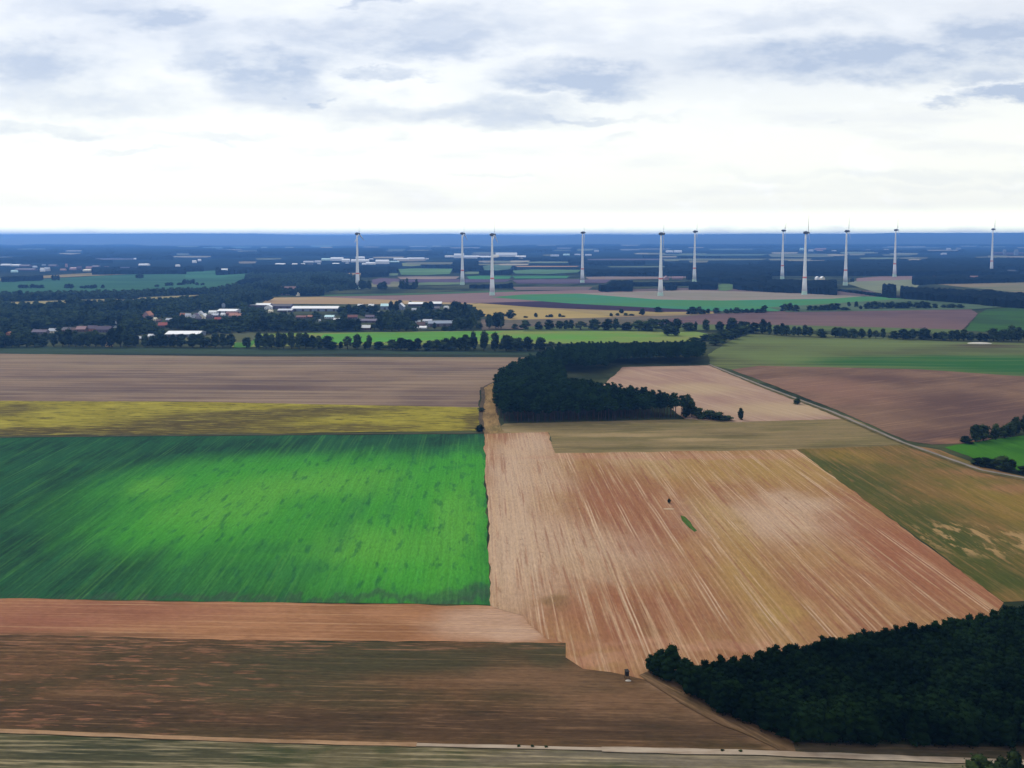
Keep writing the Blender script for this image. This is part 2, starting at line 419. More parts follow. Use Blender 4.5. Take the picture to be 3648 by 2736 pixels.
sheet('red_brown_field', [(1580, 798), (1640, 790), (1990, 797), (2212, 812), (2700, 830), (2700, 920), (2212, 925), (2110, 957), (2015, 960), (1960, 952), (1810, 886), (1670, 832)],
      field_mat('red_soil', C(146, 116, 96), C(124, 98, 84), C(176, 142, 114), ang_px(zR(1380, 745), zR(1870, 680)), 50, 2.4, 110, 0.5, 0.5, 0.68, fine=0.26,
                patches=[([E(2120, 890, 150, 40, .6), E(2050, 940, 120, 16, .6), E(1900, 820, 90, 8, .7)], C(108, 84, 78), .75), ([E(1760, 830, 110, 14, .7), E(1840, 850, 90, 20, .7), E(1750, 868, 60, 8, .6)], C(160, 122, 104), .6),
                         ([E(2080, 955, 50, 6, .6)], C(168, 126, 98), .7)], warp=(40, 22), wscale=.02), zl())
sheet('green_pasture', [(1535, 789), (1530, 765), (1580, 735), (1620, 722), (1800, 722), (2050, 738), (2212, 741), (2700, 748), (2700, 832), (2212, 813), (1990, 798), (1640, 790), (1580, 798)],
      field_mat('pasture', C(116, 128, 78), C(106, 112, 72), C(140, 150, 92), CROSS, 200, 9, 140, 0.5, fine=0.18,
                patches=[([E(2060, 782, 330, 13, .4), E(2250, 790, 260, 18, .4)], C(60, 112, 54), .92), ([E(1680, 770, 90, 12, .6), E(1800, 740, 200, 8, .6)], C(128, 146, 86), .6), ([E(2140, 748, 70, 4, .5)], C(98, 84, 68), .8)], warp=(60, 30), wscale=.012), zl())
sheet('bright_green_field', [(2040, 966), (2100, 955), (2212, 940), (2500, 915), (2700, 930), (2700, 1100), (2260, 1030), (2130, 1000)],
      field_mat('bright_ley', C(74, 130, 42), C(64, 116, 40), C(88, 142, 54), ROW, 50, 2, 40, 0.4, fine=0.2), zl())
sheet('field_edge', [(1046, 836), (1066, 826), (1078, 912), (1090, 934), (1046, 937), (1042, 930)],
      field_mat('dry_verge', C(176, 144, 96), C(146, 120, 82), C(196, 166, 118), ROW, 12, 2, 20, 0.5, fine=0.4, patches=[([E(1085, 925, 30, 7, .6)], C(124, 112, 72), .8)], warp=(4, 10)), zl())
sheet('forest_verge', [(1600, 1560), (1720, 1603), (2060, 1610), (2700, 1625), (2700, 1668), (2100, 1643), (1720, 1632)], field_mat('verge_litter', C(96, 84, 68), C(84, 78, 60), C(128, 108, 86), CROSS, 14, 1.2, 14, .6, fine=.4), zl())
sheet('forest_verge', [(1380, 1458), (1402, 1449), (1462, 1474), (1575, 1540), (1712, 1600), (1722, 1634), (1690, 1622), (1560, 1566), (1470, 1518), (1405, 1476)], field_mat('worn_edge', C(126, 100, 75), C(108, 88, 64), C(158, 128, 98), ang_px(q(1404, 1450), q(1705, 1606)), 16, 1.2, 12, .6, fine=.45), zl())
track_m = field_mat('track_sand', C(196, 178, 158), C(178, 158, 138), C(214, 200, 182), CROSS, 20, .8, 14, .5, fine=.25)
dirt_m = field_mat('track_dirt', C(106, 92, 76), C(94, 84, 70), C(134, 116, 94), ROW, 14, .8, 14, .5, fine=.3)
asph_m = field_mat('asphalt', C(158, 148, 140), C(142, 134, 126), C(172, 162, 152), 0.5, 30, 1.2, 30, .4, fine=.15)
sand_b = field_mat('track_brown', C(186, 150, 116), C(160, 128, 98), C(206, 174, 140), CROSS, 20, .8, 14, .5, fine=.3)
ribbon('track', [(-500, 1560), (0, 1578), (560, 1600), (900, 1608)], sand_b, zl(), .85)
ribbon('track', [(900, 1608), (1120, 1613), (1300, 1618)], track_m, zl(), .7)
ribbon('track', [(1300, 1618), (1650, 1626), (2100, 1643), (2700, 1662)], track_m, zl(), 1.1)
ribbon('track', [(1042, 836), (1044, 860), (1040, 880), (1038, 905), (1044, 930)], dirt_m, zl(), 1.5)
ribbon('track', [(1042, 838), (1056, 830), (1068, 825)], dirt_m, zl(), 1.0)
ribbon('path', [(-500, 948), (0, 944), (520, 939), (1046, 935)], field_mat('grass_path', C(112, 104, 84), C(94, 92, 74), C(136, 124, 100), CROSS, 20, .8, 14, .5), zl(), .9)
ribbon('road_verge', [(1536, 789), (1660, 840), (1800, 893), (1950, 957), (2120, 1018), (2240, 1040), (2700, 1150)], field_mat('verge', C(112, 102, 66), C(92, 90, 56), C(146, 124, 86), .4, 12, 1.5, 14, .5, fine=.4), zl(), 2.6)
ribbon('road', [(1532, 787), (1660, 838), (1800, 890), (1950, 955), (2120, 1015), (2240, 1037), (2700, 1146)], asph_m, zl(), 1.35)

# ---- middle-distance fields
ZL[0] = 0.3


def fld(name, pts, c, c2=None, c3=None, win=q, L=260, Wd=14, patch=300, fine=.14, k=1.0, streak=.45):
    c2 = c2 or tuple(v * .88 for v in c); c3 = c3 or tuple(min(255, v * 1.1) for v in c)
    mt = field_mat(name + '_soil', C(*c, k), C(*c2, k), C(*c3, k), CROSS, L, Wd, patch, streak, fine=fine, mott=.12)
    return sheet(name, pts, mt, zl(), win)


fld('bright_meadow', [(500, 722), (980, 715), (1480, 711), (1530, 722), (1500, 738), (1200, 742), (720, 746), (500, 750)], (150, 158, 88), (118, 172, 74), (166, 168, 96), patch=420)
fld('bright_meadow', [(690, 730), (700, 722), (1000, 716), (1090, 716), (1010, 730), (860, 738), (700, 742)], (104, 176, 76), (112, 170, 72), (120, 188, 86))
fld('bright_meadow', [(505, 742), (545, 728), (560, 734), (540, 750), (505, 751)], (96, 150, 70))
fld('meadow', [(290, 724), (520, 712), (560, 722), (540, 740), (290, 738)], (108, 112, 80))
fld('purple_field', [(1380, 706), (1420, 688), (1530, 678), (1700, 672), (1900, 670), (2098, 668), (2112, 678), (2078, 714), (1800, 708), (1640, 702)], (134, 108, 106), (118, 96, 98), (150, 124, 116))
fld('purple_field', [(1040, 690), (1100, 690), (1400, 684), (1530, 678), (1420, 692), (1380, 706), (1040, 712)], (136, 118, 110), (116, 110, 92), (150, 134, 120))
fld('grass_margin', [(1130, 706), (1400, 700), (1700, 702), (2080, 712), (2080, 722), (1640, 712), (1480, 713), (1130, 716)], (108, 124, 76), (90, 104, 66))
fld('green_field', [(2112, 680), (2130, 668), (2212, 662), (2700, 655), (2700, 730), (2212, 722), (2085, 714)], (74, 112, 54), (66, 92, 58), (84, 128, 56))
fld('yellow_field', [(1015, 657), (1035, 655), (1160, 662), (1420, 673), (1330, 685), (1100, 691), (1040, 682)], (198, 172, 108), (182, 162, 100), (208, 184, 124))
fld('yellow_field', [(1160, 662), (1300, 669), (1560, 670), (1540, 678), (1420, 683), (1330, 685)], (184, 164, 108), (166, 142, 108), (196, 176, 124))
fld('dark_soil_field', [(1010, 653), (1150, 649), (1260, 655), (1380, 661), (1530, 668), (1560, 673), (1420, 674), (1160, 664)], (88, 68, 84), (80, 62, 80), (100, 78, 92), k=.8)
fld('wheat_field', [(565, 656), (580, 643), (700, 641), (1010, 641), (1070, 648), (1015, 657), (760, 657)], (200, 172, 126), (190, 160, 122), (212, 186, 138))
fld('pink_field', [(690, 641), (870, 638), (1110, 630), (1260, 626), (1420, 628), (1420, 640), (1130, 642), (1190, 650), (1010, 655)], (160, 132, 128), (150, 122, 124), (176, 150, 138))
fld('green_margin', [(690, 637), (870, 634), (1110, 627), (1110, 630), (870, 637), (690, 640)], (96, 130, 88))
fld('green_crop', [(1060, 642), (1130, 636), (1260, 634), (1380, 641), (1640, 646), (1890, 640), (1960, 646), (1800, 660), (1680, 672), (1560, 672), (1400, 664), (1240, 656)], (92, 150, 92), (84, 152, 114), (108, 164, 104), patch=240)
fld('grey_stubble_field', [(1250, 634), (1500, 626), (1720, 632), (1890, 638), (1800, 645), (1560, 649), (1420, 647)], (172, 158, 144), (158, 152, 132), (182, 170, 154))
fld('pink_field', [(1300, 626), (1480, 622), (1900, 628), (2000, 640), (1890, 641), (1700, 632), (1500, 627)], (130, 112, 112))
fld('green_field', [(-300, 616), (0, 608), (330, 590), (480, 588), (540, 590), (545, 602), (500, 622), (340, 634), (0, 642), (-300, 650)], (78, 122, 92), (68, 108, 86), (96, 138, 100), patch=400)
fld('green_field', [(400, 588), (500, 582), (540, 590), (480, 600), (400, 600)], (84, 136, 104))
fld('straw_strip', [(-300, 612), (0, 601), (150, 592), (325, 583), (330, 590), (150, 598), (0, 606)], (168, 150, 100))
fld('straw_field', [(-300, 668), (0, 653), (240, 646), (445, 636), (448, 650), (340, 660), (100, 668), (0, 676)], (180, 166, 116), (166, 152, 106), (196, 182, 130))
fld('straw_field', [(490, 648), (530, 640), (545, 648), (520, 656)], (170, 164, 120))
fld('fallow_field', [(1828, 612), (1850, 606), (1960, 601), (2040, 600), (1985, 616), (1960, 640), (1900, 634)], (150, 158, 124), (138, 146, 120), (170, 166, 120))
fld('pink_field', [(1850, 601), (1900, 597), (2020, 596), (2040, 601), (1960, 604), (1850, 608)], (164, 136, 132))
fld('tan_field', [(2025, 614), (2100, 608), (2212, 606), (2600, 600), (2600, 640), (2212, 633), (2100, 622)], (158, 142, 112), (134, 138, 108), (176, 156, 118))
fld('field_margin', [(1660, 664), (1800, 655), (1960, 645), (2150, 660), (2212, 660), (2100, 668), (1700, 674)], (104, 124, 94), (84, 104, 78))
# ---- far fields: pale slips between the woods
ZL[0] = 0.8
far = [  # window, x0, x1, y, height, colour
    (zA[1], 310, 520, 505, 50, (96, 150, 96)), (zA[1], 590, 690, 500, 40, (96, 160, 84)), (zA[1], 770, 910, 478, 24, (206, 178, 130)), (zA[1], 720, 860, 512, 40, (120, 108, 130)),
    (zA[1], 980, 1240, 570, 40, (150, 150, 118)), (zA[1], 1000, 1240, 540, 60, (126, 108, 124)), (zA[1], 1230, 1700, 455, 56, (118, 158, 100)), (zA[1], 1260, 1430, 392, 34, (146, 156, 104)),
    (zA[1], 1150, 1230, 478, 22, (126, 150, 110)), (zA[1], 1220, 1760, 508, 24, (176, 156, 142)), (zA[1], 1220, 2212, 535, 30, (112, 96, 118)), (zA[1], 1380, 1800, 558, 24, (136, 150, 104)), (zA[1], 1800, 1930, 466, 22, (136, 156, 110)),
    (zA[1], 1820, 2212, 505, 30, (92, 158, 104)), (zA[1], 1960, 2212, 420, 50, (110, 140, 116)), (zA[1], 1160, 1240, 560, 40, (140, 146, 120)),
    (zA[2], 0, 500, 502, 24, (92, 156, 104)), (zA[2], 0, 860, 540, 40, (118, 102, 120)), (zA[2], 0, 600, 455, 40, (110, 148, 104)), (zA[2], 20, 590, 410, 10, (196, 160, 120)), (zA[2], 630, 1300, 510, 26, (162, 142, 130)),
    (zA[2], 820, 1440, 413, 9, (140, 156, 126)), (zA[2], 620, 1500, 350, 14, (124, 118, 130)), (zA[2], 1300, 2212, 350, 16, (136, 144, 120)), (zA[2], 1350, 2212, 310, 16, (112, 136, 120)), (zA[2], 1700, 2100, 262, 10, (128, 146, 146)),
    (zA[2], 0, 700, 600, 30, (150, 132, 126)), (zA[2], 1250, 1560, 503, 12, (150, 136, 132)), (zA[2], 1780, 1910, 590, 60, (116, 146, 96)), (zA[2], 930, 1110, 265, 14, (150, 152, 146)), (zA[2], 830, 910, 215, 10, (150, 166, 160)),
    (zA[2], 250, 370, 222, 14, (150, 170, 160)), (zA[2], 400, 460, 222, 14, (160, 170, 160)), (zA[2], 1760, 1850, 170, 8, (150, 160, 190)), (zA[2], 340, 410, 316, 10, (190, 190, 190)),
    (zA[3], 0, 600, 315, 30, (136, 148, 122)), (zA[3], 0, 380, 350, 16, (152, 140, 124)), (zA[3], 700, 840, 305, 20, (150, 152, 126)), (zA[3], 1050, 1300, 303, 18, (146, 146, 130)), (zA[3], 980, 1500, 248, 8, (136, 140, 150)), (zA[3], 1320, 1400, 182, 6, (140, 160, 190)),
    (zA[3], 2010, 2212, 445, 10, (110, 116, 130)), (zA[3], 1930, 2212, 300, 20, (128, 120, 136)),
    (zA[0], 1750, 1930, 250, 8, (150, 180, 190)), (zA[0], 820, 1210, 346, 9, (136, 136, 160)), (zA[0], 1900, 2000, 436, 12, (140, 150, 160)), (zA[0], 1720, 1960, 710, 14, (150, 156, 120)), (zA[0], 1000, 1210, 420, 10, (110, 110, 140)),
    (zA[1], 40, 100, 245, 10, (150, 176, 180)), (zA[1], 250, 330, 246, 8, (170, 186, 190)), (zA[1], 1320, 1480, 237, 9, (180, 190, 196)), (zA[1], 1520, 1600, 235, 9, (180, 190, 196)),
    (zA[1], 470, 660, 235, 16, (120, 160, 176)), (zA[0], 2000, 2180, 244, 10, (130, 170, 180)), (zA[2], 700, 800, 190, 10, (120, 160, 176)), (zA[3], 390, 500, 262, 14, (160, 150, 164)),
]
r9 = random.Random(21)
for i in range(120):
    yy = 851 + 92 * r9.random() ** 1.3
    x0 = r9.uniform(-60, 3640); wd = r9.uniform(18, 70) * (1 + (yy - 850) / 60)
    if yy > 930 and (x0 < 700 or x0 > 2700): continue
    if x0 < 600 and r9.random() < .75: continue
    far.append((Win(0, 0, 1), x0, x0 + wd, yy, r9.uniform(1.2, 2.6) * (1 + (yy - 850) / 40), r9.choice([(150, 156, 132), (168, 158, 136), (126, 152, 122), (180, 174, 152), (140, 140, 120), (196, 186, 160)])))
fmats = {}
CLEAR = []
for k, (w, x0, x1, y, h, c) in enumerate(far):
    key = tuple(v // 14 for v in c)
    if key not in fmats:
        fmats[key] = field_mat('far_field_soil', C(*c), C(*(v * .86 for v in c)), C(*(min(255, v * 1.1) for v in c)), CROSS, 500, 30, 400, .5, fine=.1, mott=.05)
    sl = RNG.uniform(.1, .3) * h
    yy = lambda v: y + v
    pts = [(x0, y - h / 2 + sl), (x0 + (x1 - x0) * .3, y - h / 2), (x1, y - h / 2 + sl * .4), (x1 - (x1 - x0) * .06, y + h / 2 - sl), (x0 + (x1 - x0) * .5, y + h / 2), (x0 + (x1 - x0) * .05, y + h / 2 - sl * .3)]
    ps = [w(*p) for p in pts]
    CLEAR.append([tuple(G(*p_)[:2]) for p_ in ps])
    sheet('far_field', ps, fmats[key], zl(), win=lambda a, b: (a, b))
#PART2
HAZE_COL = (0.15, 0.40, 1.0, 1.0)
HAZE_DENS = 0.95e-4
HAZE_G = 0.45
EXPOSURE = 0.85
DENOISE = True
# ------------------------------------------------------------------ trees
M_LEAF = leaf_mat('leaves_broad', C(26, 40, 26, .75), C(74, 92, 52, .95), .25, .3)
M_LEAF_PALE = leaf_mat('leaves_pale', C(54, 68, 48), C(86, 98, 64), .3, .3)
M_PINE = leaf_mat('needles', C(20, 44, 26, .75), C(48, 76, 38, .95), .12, .3)
M_YOUNG = leaf_mat('young_forest_leaves', C(18, 38, 21, .6), C(38, 62, 33, .75), .05, .3)
M_BARK = plain_mat('bark', C(58, 46, 40), .3, 2.0)
M_PBARK = plain_mat('pine_bark', C(74, 54, 46), .3, 2.0)

def ico(sub):
    import bmesh
    bm = bmesh.new(); bmesh.ops.create_icosphere(bm, subdivisions=sub, radius=1.0)
    vs = np.array([v.co[:] for v in bm.verts]); fs = [tuple(v.index for v in f.verts) for f in bm.faces]
    bm.free()
    return vs, fs


ICO = {k: ico(k) for k in (1, 2)}


def lobe(mb, c, r, rng, sub=1, rough=.22):
    vs, fs = ICO[sub]
    jit = 1 + rng.normal(0, rough, len(vs))
    mb.add(np.array(c) + vs * jit[:, None] * np.array(r), fs)


def leaves(mb, c, r, n, size, rng, up=.3, shell=.75):
    """leaf clumps: small bent pairs of faces thrown over a lobe's outer volume"""
    dr = rng.normal(0, 1, (n, 3)); dr /= np.linalg.norm(dr, axis=1)[:, None]
    p = np.array(c) + dr * np.array(r) * rng.uniform(shell, 1.22, (n, 1))
    for k in range(n):
        nrm = dr[k] + rng.normal(0, .6, 3) + np.array([0, 0, up]); nrm /= np.linalg.norm(nrm)
        a = np.cross(nrm, rng.normal(0, 1, 3)); a /= np.linalg.norm(a); b = np.cross(nrm, a)
        s = size * rng.uniform(.6, 1.35)
        q0 = p[k]
        mb.add([q0 - a * s, q0 - b * s * .7 + nrm * s * .2, q0 + a * s, q0 + b * s * .7 + nrm * s * .2], [(0, 1, 2), (0, 2, 3)])


def make_crown(kind, seed):
    """crown mesh of a 10 m tall, about 8 m wide tree (pines 5 m, young forest trees 5 m) and its trunk mesh"""
    r = np.random.default_rng(seed); mb = MB(); tk = MB()
    if kind in ('round', 'tall', 'loose', 'bush'):
        n = {'round': 13, 'tall': 12, 'loose': 9, 'bush': 8}[kind]
        z0 = {'round': .3, 'tall': .4, 'loose': 1.6, 'bush': -.3}[kind]
        wid = {'round': 3.0, 'tall': 2.5, 'loose': 3.0, 'bush': 3.1}[kind]
        for k in range(n):
            f = (k + .5) / n
            z = z0 + 1.4 + f * (10 - z0 - 2.8)
            env = wid * (math.sin(PI * min(1, .26 + .70 * f)) ** .6)
            a = k * 2.4 + r.uniform(-.5, .5); rad = env * r.uniform(.25, .8) * (.3 if k == n - 1 else 1)
            s = r.uniform(1.15, 1.75) * (.85 if kind == 'loose' else 1) * (1.15 if kind == 'bush' else 1)
            c = (math.cos(a) * rad, math.sin(a) * rad, z)
            lobe(mb, c, (s, s, s * .85), r, 1, .16)
            leaves(mb, c, (s * 1.05, s * 1.05, s * .92), 46 if kind == 'loose' else 54, .34, r)
        tk.tube([(0, 0, -.3), (.05, .05, 2.2), (-.1, .1, 5.5)], [.34, .25, .12])
        for k in range(4):
            a = k * 1.6 + r.uniform(-.4, .4); h = 1.8 + k * .7
            tk.tube([(0, 0, h), (math.cos(a) * 1.2, math.sin(a) * 1.2, h + 1.5), (math.cos(a) * 2, math.sin(a) * 2, h + 2.6)], [.15, .1, .04], 5)
    elif kind == 'pine':
        n = 8
        for k in range(n):
            f = k / (n - 1); z = 5.0 + 4.4 * f
            env = 2.0 * (1 - .62 * f) * (.65 + .35 * min(1, f * 4))
            a = k * 2.4 + r.uniform(-.5, .5)
            c = (math.cos(a) * env * .55, math.sin(a) * env * .55, z)
            s = env * r.uniform(.5, .72) + .3
            lobe(mb, c, (s, s, s * .5), r, 1, .2)
            leaves(mb, c, (s * 1.15, s * 1.15, s * .6), 34, .27, r, .8)
        tk.tube([(0, 0, -.3), (.06, 0, 4), (-.05, .05, 9.2)], [.2, .15, .05], 6)
        for k in range(5):
            a = k * 2.2; h = 3.9 + k * .8
            tk.tube([(0, 0, h), (math.cos(a) * 1.2, math.sin(a) * 1.2, h + .4)], [.06, .02], 4)
    else:  # 'young'
        n = 7
        for k in range(n):
            f = k / (n - 1); z = 2.2 + 6.6 * f
            env = 2.1 * (1 - .55 * f ** 2.2)
            a = k * 2.4 + r.uniform(-.6, .6)
            c = (math.cos(a) * env * .4, math.sin(a) * env * .4, z)
            s = env * r.uniform(.7, .9) + .3
            lobe(mb, c, (s, s, s * .8), r, 1, .2)
            leaves(mb, c, (s * 1.1, s * 1.1, s * .95), 44, .24, r, .3)
        tk.tube([(0, 0, -.3), (.04, .03, 3), (0, 0, 7)], [.17, .12, .05], 5)
    return mb, tk


PROTO = {}
for kind, nv, lm, bk in (('round', 5, M_LEAF, M_BARK), ('tall', 4, M_LEAF, M_BARK), ('loose', 3, M_LEAF_PALE, M_BARK), ('bush', 4, M_LEAF, M_BARK), ('pine', 5, M_PINE, M_PBARK), ('young', 5, M_YOUNG, M_BARK)):
    PROTO[kind] = []
    for v in range(nv):
        cr, tr = make_crown(kind, 100 * len(PROTO) + v)
        PROTO[kind].append((cr.mesh('crown', lm), tr.mesh('trunk', bk)))


WAIT = []


def tree(p, h, w, kind, name, label, cat='tree', group=None, rng=RNG, now=False):
    """one tree: an Empty at its foot > crown, trunk"""
    if cat == 'tree' and not now:
        WAIT.append((p, h, w, kind, name, label, cat, group)); return
    cm, tm = rng.choice(PROTO[kind])
    base_w = {'pine': 5.0, 'young': 5.0}.get(kind, 8.0)
    e = bpy.data.objects.new(name, None); COL.objects.link(e)
    e.location = p; e.rotation_euler = (0, 0, rng.uniform(0, 6.28)); e.empty_display_size = 1
    s = w / base_w
    e.scale = (s * rng.uniform(.92, 1.08), s * rng.uniform(.92, 1.08), h / 10.4)
    tag(e, label, cat, group)
    link('crown', cm, e); link('trunk', tm, e)
    return e


ONES = ['', 'first', 'second', 'third', 'fourth', 'fifth', 'sixth', 'seventh', 'eighth', 'ninth', 'tenth', 'eleventh', 'twelfth', 'thirteenth', 'fourteenth', 'fifteenth', 'sixteenth', 'seventeenth', 'eighteenth', 'nineteenth']
TENS = {2: ('twentieth', 'twenty'), 3: ('thirtieth', 'thirty'), 4: ('fortieth', 'forty'), 5: ('fiftieth', 'fifty'), 6: ('sixtieth', 'sixty'), 7: ('seventieth', 'seventy')}


def nth(n):
    if n < 20: return ONES[n]
    return TENS[n // 10][0] if n % 10 == 0 else TENS[n // 10][1] + '-' + ONES[n % 10]


def row(win, items, where, group, name='tree', cat='tree', cw=11.0, kind=None):
    """trees along a hedge: items (x0, x1, top, base[, kind]) in a survey window; wide items are several crowns"""
    todo = []
    for it in items:
        x0, x1, yt, yb = it[:4]; kd = it[4] if len(it) > 4 else None
        pm = G(*win((x0 + x1) / 2, yb)); k = ppm(pm)
        wm = abs(x1 - x0) / win.k / k
        n = max(1, round(wm / cw * 1.25))
        for i in range(n):
            x = x0 + (x1 - x0) * (i + .5) / n
            p = G(*win(x, yb)); kk = ppm(p)
            h = (yb - yt) / win.k / kk
            w = wm / n * (1.75 if n > 1 else 1.35)
            todo.append((p, h, w, kd or kind))
    todo.sort(key=lambda a: a[0].x / a[0].y)
    for i, (p, h, w, kd) in enumerate(todo):
        r = RNG
        p = p + Vector((r.uniform(-.8, .8), r.uniform(-1, 2.5), 0))
        h *= r.uniform(.8, 1.16) if len(todo) > 1 else 1; w *= r.uniform(.8, 1.35)
        kd = kd or ('bush' if h < 6 or w > h * 1.25 else r.choice(['round', 'round', 'tall']))
        look = {'loose': 'thin pale', 'bush': 'low spreading', 'tall': 'tall', 'round': 'round'}[kd]
        lab = f'{look} tree, {nth(i + 1)} from left {where}'
        tree(p, h, w, kd, name, lab, cat, group)


def single(win, x, yb, yt, wpx, label, kind='round', name='tree', cat='tree'):
    p = G(*win(x, yb)); k = ppm(p)
    return tree(p, (yb - yt) / win.k / k, wpx / win.k / k * 1.1, kind, name, label, cat)


# hedge row along the dark green strip, in front of the village
row(zA[0], [(-60, 130, 985, 1112), (120, 260, 990, 1108), (260, 400, 985, 1105), (435, 560, 960, 1105), (560, 690, 955, 1105), (690, 800, 945, 1105), (800, 905, 955, 1105), (930, 1080, 905, 1106),
            (1085, 1200, 985, 1106), (1220, 1340, 1000, 1108), (1340, 1460, 995, 1108), (1470, 1590, 990, 1108), (1635, 1760, 990, 1110), (1755, 1890, 990, 1112), (1890, 2025, 955, 1112), (2082, 2180, 1020, 1115)],
    'in the hedge before the village', 'trees of the hedge row before the village')
row(zA[1], [(0, 110, 985, 1122), (105, 210, 975, 1122), (210, 330, 968, 1122), (345, 460, 985, 1124), (460, 570, 980, 1124), (570, 665, 985, 1125), (620, 690, 1045, 1127), (705, 745, 1052, 1128, 'tall'), (755, 830, 985, 1128, 'loose'),
            (830, 910, 975, 1128), (905, 985, 1045, 1130), (955, 1000, 980, 1128, 'tall'), (1022, 1116, 1040, 1130), (1142, 1290, 1012, 1134), (1285, 1440, 1015, 1134), (1465, 1590, 1015, 1136), (1590, 1690, 1030, 1136), (1680, 1790, 1010, 1138),
            (1785, 1915, 958, 1138), (1920, 2020, 970, 1140), (2015, 2110, 972, 1140), (2110, 2212, 1005, 1142)],
    'on the strip edge before the meadow', 'trees of the hedge row before the meadow')
row(zA[2], [(0, 95, 1015, 1143), (90, 190, 1012, 1143), (190, 290, 1020, 1144), (300, 375, 1050, 1140, 'loose'), (375, 430, 1040, 1136)], 'between hedge row and pine wood', 'trees joining hedge row and pine wood')
# second hedge: big separate oaks before the purple field
row(zA[2], [(0, 50, 905, 950), (62, 160, 865, 956), (195, 268, 868, 955), (270, 370, 868, 955), (375, 437, 858, 955), (446, 492, 872, 955), (495, 532, 872, 955), (550, 645, 865, 956, 'loose'), (660, 778, 835, 958), (800, 935, 838, 962),
            (940, 1045, 868, 964), (1045, 1142, 862, 964), (1150, 1268, 862, 968), (1270, 1380, 850, 968), (1310, 1450, 900, 1010), (1370, 1470, 838, 968), (1482, 1585, 868, 970), (1575, 1612, 885, 970), (1636, 1718, 865, 972), (1762, 1835, 885, 974)],
    'on the meadow before the purple field', 'separate big trees before the purple field', cw=16)
row(zA[2], [(1850, 2030, 858, 975), (2045, 2130, 885, 988), (2125, 2212, 866, 992)], 'where the hedge meets the pasture', 'big trees where hedge and pasture meet', cw=20)
row(zA[3], [(-10, 45, 885, 1000), (40, 110, 895, 1005), (100, 195, 900, 1010), (200, 292, 908, 1014), (296, 345, 920, 1016), (352, 396, 930, 1018), (416, 492, 922, 1022), (552, 650, 912, 1024), (645, 692, 915, 1026), (696, 780, 922, 1030),
            (775, 852, 932, 1032), (866, 898, 938, 1032), (900, 972, 948, 1034, 'loose'), (975, 1014, 945, 1036), (1048, 1132, 945, 1040), (1130, 1215, 938, 1042), (1210, 1290, 935, 1042), (1306, 1396, 940, 1046), (1410, 1482, 955, 1048),
            (1480, 1565, 958, 1050), (1560, 1665, 960, 1052), (1660, 1795, 955, 1054), (1802, 1900, 980, 1056), (1905, 2000, 935, 1056), (2010, 2090, 945, 1056), (2070, 2160, 925, 1058), (2150, 2260, 930, 1060)],
    'along the green pasture top edge', 'trees along the pasture')
row(zA[2], [(1530, 1640, 1010, 1062), (1620, 1740, 985, 1050), (1700, 1820, 965, 1090), (1780, 1880, 950, 1070), (1850, 1960, 935, 1040), (1930, 2035, 905, 1010)], 'in the slanting hedge beyond the pine wood', 'trees of the slanting hedge', cw=24)
# thin lines of small trees farther back
row(zA[2], [(95, 130, 832, 855), (185, 220, 808, 852), (288, 315, 828, 850), (318, 356, 815, 850), (396, 428, 818, 850), (430, 462, 828, 850), (835, 868, 802, 842), (895, 925, 808, 838), (922, 965, 770, 815), (970, 1006, 812, 838), (1008, 1052, 815, 838), (1092, 1155, 765, 834), (1222, 1290, 750, 806)],
    'dotted along the straw yellow field', 'small trees on the straw field')
row(zA[2], [(1500, 1570, 775, 824), (1540, 1640, 752, 822), (1635, 1672, 778, 822), (1670, 1712, 772, 820), (1742, 1792, 755, 812), (1818, 1880, 765, 816), (1875, 1910, 762, 814), (1910, 1975, 755, 814), (1972, 2010, 778, 812), (2010, 2050, 768, 812), (2065, 2098, 768, 810), (2110, 2180, 762, 812), (2165, 2205, 728, 790)],
    'in the low hedge below green turbine field', 'small trees below the turbine field')
row(zA[3], [(122, 212, 728, 796), (218, 276, 745, 800), (340, 440, 745, 792), (442, 530, 738, 792), (530, 610, 715, 788), (630, 694, 762, 790), (672, 720, 715, 768, 'loose'), (745, 785, 702, 762), (780, 815, 745, 782), (845, 900, 720, 778), (895, 985, 702, 776), (980, 1050, 722, 774), (1045, 1150, 706, 774), (1140, 1240, 706, 774), (1258, 1320, 720, 774), (1310, 1392, 712, 774), (1420, 1470, 725, 772), (1500, 1545, 728, 770), (1560, 1620, 728, 770), (1630, 1690, 735, 770)],
    'in the low hedge above the mauve field', 'small trees above the mauve field', kind=None)
# the green valley at the left
row(zA[0], [(165, 245, 558, 600), (262, 335, 562, 600), (345, 382, 565, 600), (555, 635, 556, 602), (690, 718, 572, 600), (730, 785, 562, 602), (778, 838, 560, 602), (874, 910, 566, 602)], 'scattered on the far green meadow', 'trees dotted on the far green meadow')
row(zA[0], [(442, 515, 482, 535), (1175, 1240, 470, 515), (1338, 1372, 565, 588), (1430, 1492, 540, 578), (1535, 1590, 545, 572), (1580, 1632, 520, 570), (1635, 1680, 520, 566), (1680, 1720, 540, 574), (1738, 1772, 545, 574), (2110, 2150, 488, 530)], 'standing alone beyond the far meadow', 'single trees on the far meadow')
row(zA[0], [(-20, 60, 658, 712), (40, 110, 650, 712), (105, 190, 655, 708), (155, 200, 610, 700), (190, 270, 660, 706), (260, 350, 636, 704), (345, 440, 640, 702), (435, 540, 632, 700), (530, 620, 640, 698), (610, 700, 622, 694), (690, 790, 640, 690), (785, 900, 645, 686), (890, 1000, 645, 682), (1000, 1085, 615, 700), (1085, 1140, 650, 696), (1140, 1205, 645, 694)],
    'in the hedge under the far meadow', 'trees of the hedge under the far meadow', cw=16)
